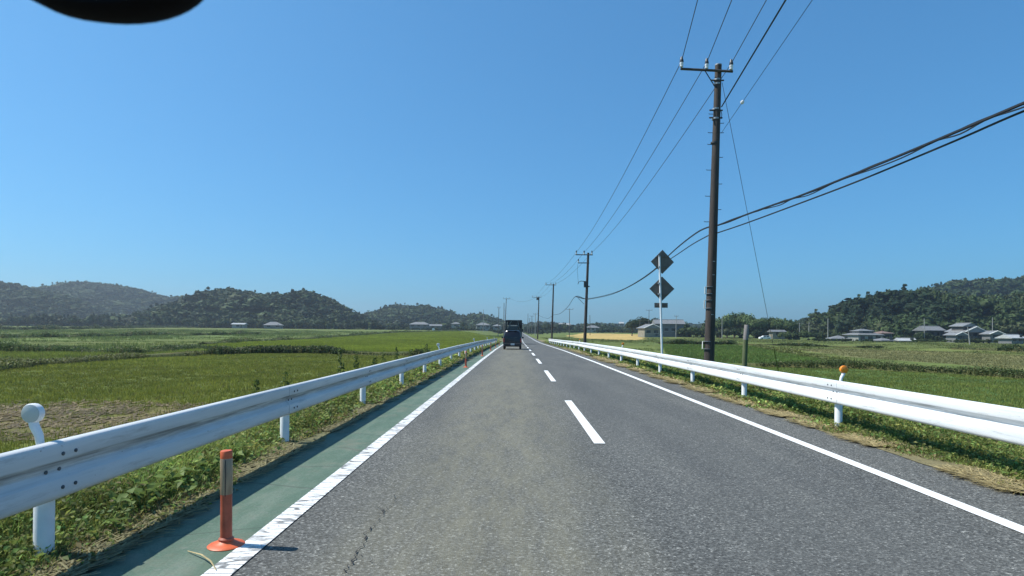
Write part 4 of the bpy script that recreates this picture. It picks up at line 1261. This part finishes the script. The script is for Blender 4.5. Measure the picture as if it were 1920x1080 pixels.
grove = [(1350, 240, 7.2, 5.5, 'round', 'leftmost light green tree of the grove right of the near pole'), (1363, 246, 8.8, 5.0, 'round', 'bushy tree behind the pale pole of the grove'),
         (1377, 250, 9.9, 5.5, 'round', 'tallest tree of the grove right of the near pole'), (1390, 247, 9.6, 5.0, 'round', 'second tallest tree of the grove, just above the wooden post left side'),
         (1403, 244, 8.9, 5.5, 'round', 'pale green tree directly behind the wooden post top'), (1418, 241, 7.6, 6.0, 'round', 'lower rounded tree right of the wooden post'),
         (1433, 246, 7.8, 4.6, 'round', 'tree of the grove crossed by the guy wire'), (1446, 249, 8.0, 4.4, 'round', 'tree of the grove just right of the guy wire'),
         (1459, 243, 7.9, 4.4, 'round', 'ragged tree above the small cream shed'), (1472, 248, 7.2, 4.6, 'round', 'tree right of the small cream shed'),
         (1486, 244, 6.6, 5.0, 'round', 'rightmost low tree of the grove')]
for i, (px, d, h, w, kd, lab) in enumerate(grove):
    tree(px, d - 6, h * 1.18, w * 1.35, lab, kd, [1.5, 1.9, 1.3, 1.7, 2.0][i % 5], 10 + i, 'trees of the grove')
for i, (px, d, h, w, lab) in enumerate([(352, 366, 6.5, 9, 'round tree left of the white shed below the middle hill'), (385, 366, 7.5, 10, 'wide round tree left of the white shed'), (470, 368, 6.0, 9, 'round dark tree between white shed and hip roofed house'),
                                         (560, 360, 5.5, 8, 'round tree right of the pale hip roofed house'), (600, 362, 6.5, 9, 'tree below the right slope of the middle left hill'),
                                         (868, 425, 7.0, 6, 'dark tree right of the tall narrow cream house'), (1000, 440, 7, 7, 'dark tree beyond the truck right of the road end'), (1026, 430, 8, 10, 'large dark tree behind the third pole')]):
    tree(px, d, h, w, lab, 'round', .85, 30 + i)

# ---- grass, crops and weeds made of blades and leaves
def blades(pos, h, w, per, tint, r, lean=.5, spread=.05, seg2=True):
    n = len(pos); N = n * per
    p = np.repeat(pos, per, 0) + np.concatenate([r.normal(0, 1, (N, 2)) * np.repeat(spread if np.ndim(spread) else np.full(n, spread), per)[:, None], np.zeros((N, 1))], 1)
    hh = np.repeat(h, per) * r.uniform(.6, 1.15, N)
    ww = np.repeat(w, per) * r.uniform(.7, 1.2, N)
    th = r.uniform(0, 2 * math.pi, N); dx, dy = np.cos(th), np.sin(th)
    le = hh * r.uniform(.1, 1.0, N) * lean
    side = np.stack([-dy, dx, np.zeros(N)], -1) * ww[:, None] / 2
    mid = p + np.stack([dx * le * .3, dy * le * .3, hh * .6], -1)
    tip = p + np.stack([dx * le, dy * le, hh], -1)
    col = np.repeat(tint, per, 0) * r.uniform(.75, 1.3, (N, 1))
    if seg2:
        V = np.stack([p - side, p + side, mid - side * .8, mid + side * .8, tip], 1).reshape(-1, 3)
        i = np.arange(N)[:, None] * 5
        Fc = np.concatenate([i + np.array([[0, 1, 3]]), i + np.array([[0, 3, 2]]), i + np.array([[2, 3, 4]])])
        C = np.repeat(col, 5, 0)
    else:
        V = np.stack([p - side, p + side, tip], 1).reshape(-1, 3)
        i = np.arange(N)[:, None] * 3; Fc = i + np.array([[0, 1, 2]]); C = np.repeat(col, 3, 0)
    return V, Fc, C

def cat(*parts):
    V, Fc, C, off = [], [], [], 0
    for v, f, c in parts:
        V.append(v); Fc.append(f + off); C.append(c); off += len(v)
    return np.concatenate(V), np.concatenate(Fc), np.concatenate(C)

def leaves(pos, size, tint, r, up=.6):
    n = len(pos)
    nr = rand_dirs(n, r); nr[:, 2] = np.abs(nr[:, 2]) + up; nr /= np.linalg.norm(nr, axis=1, keepdims=True)
    v, f = leaf_tris(pos, nr, size, r)
    v = v.reshape(n, 4, 3); v[:, [0, 2], 2] -= size[:, None] * .25; v = v.reshape(-1, 3)
    return v, f, np.repeat(tint * r.uniform(.7, 1.35, (n, 1)), 4, 0)

def inside_frame(x, y, m=250):
    px = x / np.maximum(y, .1) * F + CX
    return (px > -m) & (px < 1920 + m) & (y > .8)

def sample_poly(poly, dens, r, ymax=1e9, near_boost=None):
    xs = [p[0] for p in poly]; ys = [p[1] for p in poly]
    a = (max(xs) - min(xs)) * (min(max(ys), ymax) - min(ys))
    n = int(a * dens)
    x = r.uniform(min(xs), max(xs), n); y = r.uniform(min(ys), min(max(ys), ymax), n)
    ok = inpoly(x, y, poly) & inside_frame(x, y)
    if near_boost: ok &= r.random(n) < np.clip((near_boost / np.maximum(y, 1)) ** 1.3, 0, 1)
    return x[ok], y[ok]

def crop(poly, dens, h, w, per, col, label, seed, near, ymax=1e9, lean=.5, spots=None):
    r = np.random.default_rng(seed)
    x, y = sample_poly(poly, dens, r, ymax, near)
    z = ground_z(x, y)
    bare = np.exp(-(((x + 11.2) / 3.8) ** 2 + ((y - 15.2) / 2.8) ** 2) ** 2)
    ok = r.random(len(x)) > bare * .85
    x, y, z = x[ok], y[ok], z[ok]
    k = np.clip(y / near, 1, 4)                     # fewer, broader tufts further off
    pn = pnoise(x, y, 3.1, seed + 3); pn2 = pnoise(x, y, 14.0, seed + 9)
    tint = np.asarray(col)[None] * (.72 + .36 * pn + .22 * pn2)[:, None] * r.uniform(.85, 1.15, (len(x), 1))
    dry = r.random(len(x)) < .05; tint[dry] = np.array([.16, .14, .06])
    V, Fc, C = blades(np.stack([x, y, z - .02], -1), h * (.7 + .6 * pn), w * k, per, tint, r, lean, .05 * k, False)
    tag(np_mesh('field_crop', V, Fc, M['leaf'], C), label, 'crop', kind='stuff')
    return len(Fc)

NB = 0
NB += crop(FIELD_OLIVE, 75, .13, .022, 6, (.215, .232, .044), 'short olive green field growth nearest on the left', 301, 16)
NB += crop(FIELD_BRIGHT, 30, .20, .05, 4, (.250, .290, .042), 'bright yellow green rice field beyond the left bank', 302, 60)
NB += crop(FIELD_LEFT, 30, .25, .035, 4, (.205, .24, .05), 'mid green field beyond the long left bank', 303, 40)
NB += crop(FIELD_RNEAR, 70, .10, .020, 6, (.185, .222, .052), 'green field growth just behind the right guardrail', 304, 18)
NB += crop(FIELD_RDARK, 24, .20, .04, 4, (.130, .190, .044), 'dark green rice field right of the near pole', 305, 45)
NB += crop(FIELD_BROWN, 8, .14, .05, 4, (.185, .182, .078), 'brownish ripening field before the right houses', 306, 60)

# weedy banks
def bank(line, hmound, wmound, htuft, dens, label, seed, col=(.075, .105, .034), jitter=.6):
    r = np.random.default_rng(seed)
    pts = []
    for a, b in zip(line[:-1], line[1:]):
        n = max(1, int((b - a).length / 1.2))
        pts += [a.lerp(b, i / n) for i in range(n)]
    pts.append(line[-1])
    n = len(pts)
    V, C = [], []
    for i, p in enumerate(pts):
        t = (pts[min(i + 1, n - 1)] - pts[max(i - 1, 0)]); t.z = 0; t.normalize(); s = Vector((-t.y, t.x, 0))
        hm = hmound * (.75 + .5 * float(pnoise(p.x, p.y, 4, seed))); 
        for k, (o, hh) in enumerate(((-1, -.1), (-.55, .75), (0, 1), (.55, .75), (1, -.1))):
            q = p + s * (o * wmound * r.uniform(.85, 1.15)); V.append((q.x, q.y, ZG(q.x, q.y) + hh * hm - .02)); C.append((.09 * r.uniform(.8, 1.2), .095, .04))
    Q = []
    for i in range(n - 1):
        for k in range(4): Q.append((i * 5 + k, i * 5 + k + 1, i * 5 + 6 + k, i * 5 + 5 + k))
    bo = tag(np_mesh('field_bank', np.array(V), np.array(Q), M['soil'], np.array(C), True), kind='structure')
    L = sum((b - a).length for a, b in zip(line[:-1], line[1:]))
    m = int(L * dens)
    t = r.uniform(0, n - 1.001, m); i = t.astype(int); f = t - i
    A = np.array([p[:] for p in pts])
    pos = A[i] * (1 - f[:, None]) + A[i + 1] * f[:, None]
    pos[:, :2] += r.normal(0, wmound * jitter, (m, 2))
    clump = pnoise(pos[:, 0], pos[:, 1], 3.5, seed + 2)
    gz_ = ground_z(pos[:, 0], pos[:, 1]); pos[:, 2] = gz_ + hmound * .35
    h = htuft * (.25 + 1.2 * clump ** 2) * r.uniform(.7, 1.3, m)
    dk = np.clip(pos[:, 1] / 40, 1, 4)
    tint = np.asarray(col)[None] * r.uniform(.6, 1.35, (m, 1)) * (.75 + .5 * clump)[:, None]
    pale = r.random(m) < .12; tint[pale] = np.array([.17, .165, .075])
    b1 = blades(pos, h, .035 * dk, 4, tint, r, .6, .10 * dk, False)
    kk = clump > .45
    lp = np.repeat(pos[kk], 4, 0) + r.normal(0, .18, (kk.sum() * 4, 3)); lp[:, 2] = np.repeat(gz_[kk], 4) + hmound * .5 + np.repeat(h[kk], 4) * r.uniform(.2, .9, kk.sum() * 4)
    b2 = leaves(lp, .07 * np.repeat(dk[kk], 4) * r.uniform(.7, 1.3, len(lp)), np.repeat(tint[kk], 4, 0) * .9, r)
    v, fc, c = cat(b1, b2)
    tag(np_mesh('bank_weeds', v, fc, M['leaf'], c), label, 'weeds', kind='stuff')
    return len(fc)

NB += bank(BUND_A, .30, .55, .35, 70, 'pale weedy bank running away at the left', 401, (.135, .155, .052))
NB += bank(BUND_B, .35, .6, .75, 110, 'dark bushy weeds on the bank across the left fields', 402, (.045, .072, .024))
NB += bank(BUND_C, .30, .8, .65, 70, 'tall weeds on the second bank at far left', 403, (.085, .130, .044))
NB += bank(BUND_D, .30, .9, .5, 45, 'weeds on the bank behind the bright rice field', 404, (.105, .145, .05))
NB += bank(BUND_E, .35, 1.2, .8, 30, 'weeds across the far left fields', 405, (.085, .130, .045))
NB += bank(BUND_F, .4, 2.0, 1.3, 16, 'dark weed line before the left hills', 406, (.055, .085, .034))
NB += bank(RB_A, .28, .6, .40, 70, 'dark weedy bank behind the orange delineator on the right', 407, (.070, .098, .034))
NB += bank(RB_B, .20, .5, .35, 60, 'pale grassy path edge between the right fields', 408, (.16, .185, .06))
NB += bank(RB_C, .4, .8, .8, 60, 'dark hedge-like weeds behind the near pole', 409, (.045, .072, .024))
NB += bank(RB_D, .25, .5, .35, 40, 'thin dark weed line across the right fields', 410, (.045, .070, .026))
NB += bank(RB_E, .4, 1.0, .8, 40, 'weeds before the houses at far right', 411, (.050, .078, .030))

# loose weeds over the open ground so that no field is bare
def fallow(x0, x1, y0, y1, n, h, label, seed, col, clumpy=.42):
    r = np.random.default_rng(seed)
    u = r.random(n); y = y0 * (y1 / y0) ** u; x = r.uniform(x0, x1, n) * (y / y1 if False else 1)
    ok = inside_frame(x, y)
    for pl in (FIELD_OLIVE, FIELD_BRIGHT, FIELD_LEFT, FIELD_RNEAR, FIELD_RDARK, FIELD_BROWN, FIELD_YELLOW): ok &= ~inpoly(x, y, pl)
    k = pnoise(x, y, 6.0, seed) * .6 + pnoise(x, y, 23, seed + 1) * .4
    ok &= (k > clumpy) & ((x < -5) | (x > 8.2))
    x, y, k = x[ok], y[ok], k[ok]
    dk = np.clip(y / 45, 1, 7)
    tint = np.asarray(col)[None] * r.uniform(.65, 1.35, (len(x), 1)); pale = r.random(len(x)) < .08; tint[pale] = np.array([.17, .16, .07])
    V, Fc, C = blades(np.stack([x, y, ground_z(x, y) - .03], -1), h * (.4 + 1.2 * (k - clumpy) / (1 - clumpy)) * r.uniform(.7, 1.3, len(x)), .03 * dk, 5, tint, r, .6, .10 * dk, False)
    tag(np_mesh('field_weeds', V, Fc, M['leaf'], C), label, 'weeds', kind='stuff')
    return len(Fc)
NB += fallow(-190, -5, 40, 260, 60000, .45, 'weedy fallow ground across the left plain', 421, (.125, .172, .05), .40)
NB += fallow(8, 190, 16, 210, 60000, .35, 'rough grass over the open ground on the right', 422, (.135, .160, .05), .40)

# verges: broad-leaved weeds, grass and cut straw
def verge_weeds(xa, xb, y0, y1, n, label, seed, left=True):
    r = np.random.default_rng(seed)
    u = r.random(n); y = y0 * (y1 / y0) ** u
    x = r.uniform(xa, xb, n)
    k = pnoise(x * 2, y, 1.1, seed) * .6 + pnoise(x, y, .45, seed + 1) * .4
    edge = (x - xa) / (xb - xa) if not left else (xb - x) / (xb - xa)      # 0 at the paving
    ok = inside_frame(x, y, 400) & (k > .54 - 2.0 * np.clip(edge, 0, .5))
    x, y, k, edge = x[ok], y[ok], k[ok], edge[ok]
    z = np.maximum(ground_z(x, y), np.where((x > -4) & (x < 6), zr(y) + .0, -9)) 
    z = np.where((x < -4.0) | (x > 6.0), ground_z(x, y), z)
    dk = np.clip(y / 7, 1, 5)
    grow = np.clip(edge * 2.6, .14, 1)
    m = len(x)
    tint = np.array([[.180, .245, .066]]) * r.uniform(.55, 1.5, (m, 1)) * (.7 + .6 * k)[:, None]
    tint[:, 0] *= r.uniform(.75, 1.35, m)
    tint *= (.62 + .76 * pnoise(x, y, .8, seed + 7))[:, None]
    yl = r.random(m) < .14; tint[yl] = np.array([.20, .21, .075]) * r.uniform(.7, 1.2, (yl.sum(), 1))
    dry = r.random(m) < np.where(edge < .12, .40, .04); tint[dry] = np.array([.24, .19, .09]) * r.uniform(.6, 1.2, (dry.sum(), 1))
    isb = r.random(m) < .66
    b1 = blades(np.stack([x, y, z], -1)[isb], (.27 * grow * (.25 + 1.3 * k ** 1.5) * r.uniform(.6, 1.3, m))[isb], (.0075 * dk)[isb], 5, tint[isb], r, .9, .03 * dk[isb], True)
    q = ~isb
    hp = r.uniform(.02, .30, (q.sum(), 3)) * grow[q][:, None] * (.4 + k[q])[:, None]
    parts = [b1]
    for j in range(3):
        lp = np.stack([x[q], y[q], z[q]], -1) + np.concatenate([r.normal(0, .05, (q.sum(), 2)) * np.sqrt(dk[q])[:, None], hp[:, j:j + 1]], 1)
        parts.append(leaves(lp, .021 * dk[q] * r.uniform(.6, 1.6, q.sum()), tint[q], r, .5))
    nb_ = (y < 9) & (k > .62) & (edge > .12) & (edge < .75) & (r.random(m) < .10)      # a few broad pale leaves close by
    if nb_.any():
        for j in range(3):
            lp = np.stack([x[nb_], y[nb_], z[nb_] + r.uniform(.05, .22, nb_.sum())], -1) + np.concatenate([r.normal(0, .05, (nb_.sum(), 2)), np.zeros((nb_.sum(), 1))], 1)
            parts.append(leaves(lp, .050 * r.uniform(.7, 1.4, nb_.sum()), np.tile(np.array([[.165, .235, .065]]), (nb_.sum(), 1)), r, .9))
    v, f, c = cat(*parts)
    tag(np_mesh('verge_weeds', v, f, M['leaf'], c), label, 'weeds', kind='stuff')
    return len(f)
NB += verge_weeds(-4.6, -2.70, 1.8, 110, 64000, 'leafy weeds growing under the left guardrail', 431, True)
NB += verge_weeds(4.84, 7.6, 3.5, 110, 72000, 'green weeds growing under the right guardrail', 432, False)

def straw(xa, xb, y0, y1, n, label, seed, col=(.46, .38, .20), w=.006):
    r = np.random.default_rng(seed)
    y = y0 * (y1 / y0) ** r.random(n); x = r.uniform(xa, xb, n)
    k = pnoise(x, y, .7, seed); ok = (k > .33) & inside_frame(x, y, 400); x, y = x[ok], y[ok]; m = len(x)
    z = np.where((x > -4) & (x < 6), zr(y) + .024, ground_z(x, y) + .02)
    th = r.normal(R(90), .8, m); L = r.uniform(.06, .22, m) * np.clip(y / 10, 1, 3); ww = w * np.clip(y / 7, 1, 4)
    d = np.stack([np.cos(th), np.sin(th), r.uniform(-.05, .12, m)], -1); s = np.stack([-np.sin(th), np.cos(th), np.zeros(m)], -1) * ww[:, None]
    p = np.stack([x, y, z], -1)
    V = np.stack([p - s, p + s, p + d * L[:, None] + s, p + d * L[:, None] - s], 1).reshape(-1, 3)
    i = np.arange(m)[:, None] * 4
    C = np.repeat(np.asarray(col)[None] * r.uniform(.5, 1.3, (m, 1)), 4, 0)
    tag(np_mesh('cut_straw', V, np.concatenate([i + np.array([[0, 1, 2]]), i + np.array([[0, 2, 3]])]), M['leaf'], C), label, 'straw', kind='stuff')
straw(4.76, 5.10, 3.5, 60, 34000, 'dry cut straw along the right pavement edge', 441)
straw(-3.15, -2.60, 1.8, 40, 12000, 'dry stalks along the edge of the green strip', 442, (.30, .27, .15))
straw(-15.0, -7.6, 12.0, 18, 4500, 'cut straw on the bare tan earth left of the guardrail', 443, (.26, .20, .11), .012)

# tall weeds standing up behind the left guardrail
def tall_weed(x, y, h, label, seed, wide=.14, group='tall weeds behind the left guardrail'):
    r = np.random.default_rng(seed)
    z = ZG(x, y)
    root = empty('tall_weed', (x, y, z), label, 'weed', group)
    lean = r.uniform(-.08, .08)
    st = [Vector((x, y, z - .05)), Vector((x + lean * h * .5, y, z + h * .5)), Vector((x + lean * h, y, z + h))]
    MB().tube(st, [.014, .010, .004], 5).build('stem', M['guard'], root)
    n = int(110 * h)
    t = r.uniform(.15, 1, n); a = r.uniform(0, 6.28, n); rad = wide * (1.15 - t) * r.uniform(.3, 1, n) + .02
    pos = np.stack([lean * h * t + np.cos(a) * rad, np.sin(a) * rad, h * t], -1)
    v, f, c = leaves(pos, .055 * (1.25 - t * .6) * r.uniform(.7, 1.3, n), np.tile(np.array([[.085, .125, .036]]), (n, 1)), r, .2)
    np_mesh('foliage', v, f, M['leaf'], c, parent=root)
for i, (px, pyt, d, lab) in enumerate([(642, 652, 17.5, 'tallest weed behind the left guardrail, mid-length'), (700, 668, 17, 'short weed right of the tallest weed behind the left guardrail'),
        (670, 660, 19, 'slim weed close beside the tallest weed behind the left rail'), (722, 657, 22, 'weed below the end of the dark bank behind the rail'), (745, 651, 23, 'tall slender weed left of the second left delineator'),
        (772, 655, 24, 'small weed between the slender weed and the second delineator'), (798, 645, 27, 'pointed weed just before the second left delineator'), (533, 698, 11, 'leafy weed rising over the left rail at the second bolted joint'),
        (480, 712, 10.5, 'low leafy weed over the rail left of the second bolted joint')]):
    p = at(px, pyt, d); g0 = ZG(p.x, d)
    tall_weed(p.x, d, max(.3, p.z - g0), lab, 600 + i, .16)

# stray stalk on the green strip by the bollard
a, b, c_, e_ = gp(352, 1033, .01), gp(378, 1040, .03), gp(395, 1052, .03), gp(405, 1068, .01)
tag(MB().tube([a, b, c_, e_], [.003, .005, .005, .003], 5).build('dry_stalk', M['straw'], None, True), 'pale dry stalk lying on the green strip below the near bollard', 'stalk')

# white balloon-like tank seen far across the left fields is a small round sign
wp = at(812.5, 617.5, 330)
tk = empty('round_marker', (wp.x, 330, FZ), 'small white round marker far across the left field', 'marker')
MB().tube([(wp.x, 330.0, FZ - .1), (wp.x, 330.0, wp.z)], .08, 6).build('stake', M['galv'], tk)
MB().lathe(wp, [(.3, -.05), (.75, -.03), (.75, .03), (.3, .05)], 20, Matrix.Rotation(R(90), 3, 'X')).build('disc', M['white_plastic'], tk, True)

# parked white car at the grove
cp = at(1434, 633, 218)
cw = empty('parked_car', (cp.x, 218, FZ - .05), 'small white car parked before the grove on the right', 'car')
MB().loft([[Vector((cp.x + xx, 218 + yy, FZ - .05 + zz)) for yy, zz in ((-.75, .28), (-.80, .75), (-.70, zt), (.70, zt), (.80, .75), (.75, .28))] for xx, zt in ((-2.0, .80), (-1.85, .95), (-1.2, 1.05), (-.6, 1.45), (1.2, 1.48), (1.75, 1.10), (1.95, .85))]).build('body', M['white_plastic'], cw, True)
for xx in (-.3, .75): MB().box((cp.x + xx, 218 - .775, FZ + 1.10), (.8, .03, .30)).build('window', M['glass'], cw)
for xx in (-1.25, 1.25):
    for s in (-1, 1): MB().lathe((cp.x + xx, 218 + s * .72, FZ + .23), [(.27, -.08), (.29, 0), (.27, .08)], 16, Matrix.Rotation(R(90), 3, 'X')).build('wheel', M['rubber'], cw, True)

# ------------------------------------------------------------------ haze
hz = MB().box((0, 1400, 60), (5200, 3400, 126))
m = bpy.data.materials.new('haze'); m.use_nodes = True
nt = m.node_tree
for n_ in list(nt.nodes): nt.nodes.remove(n_)
out = nt.nodes.new('ShaderNodeOutputMaterial'); pv = nt.nodes.new('ShaderNodeVolumePrincipled')
pv.inputs['Color'].default_value = (.74, .85, .94, 1)
pv.inputs['Density'].default_value = 0.00031
pv.inputs['Anisotropy'].default_value = 0.45
nt.links.new(pv.outputs[0], out.inputs['Volume'])
ho = hz.build('haze', m)
tag(ho, 'thin blue haze over the far fields and hills', 'haze', kind='stuff')
print('trees', NT, 'blade faces', NB, 'tris', sum(len(o.data.polygons) for o in COL.objects if o.type == 'MESH'))
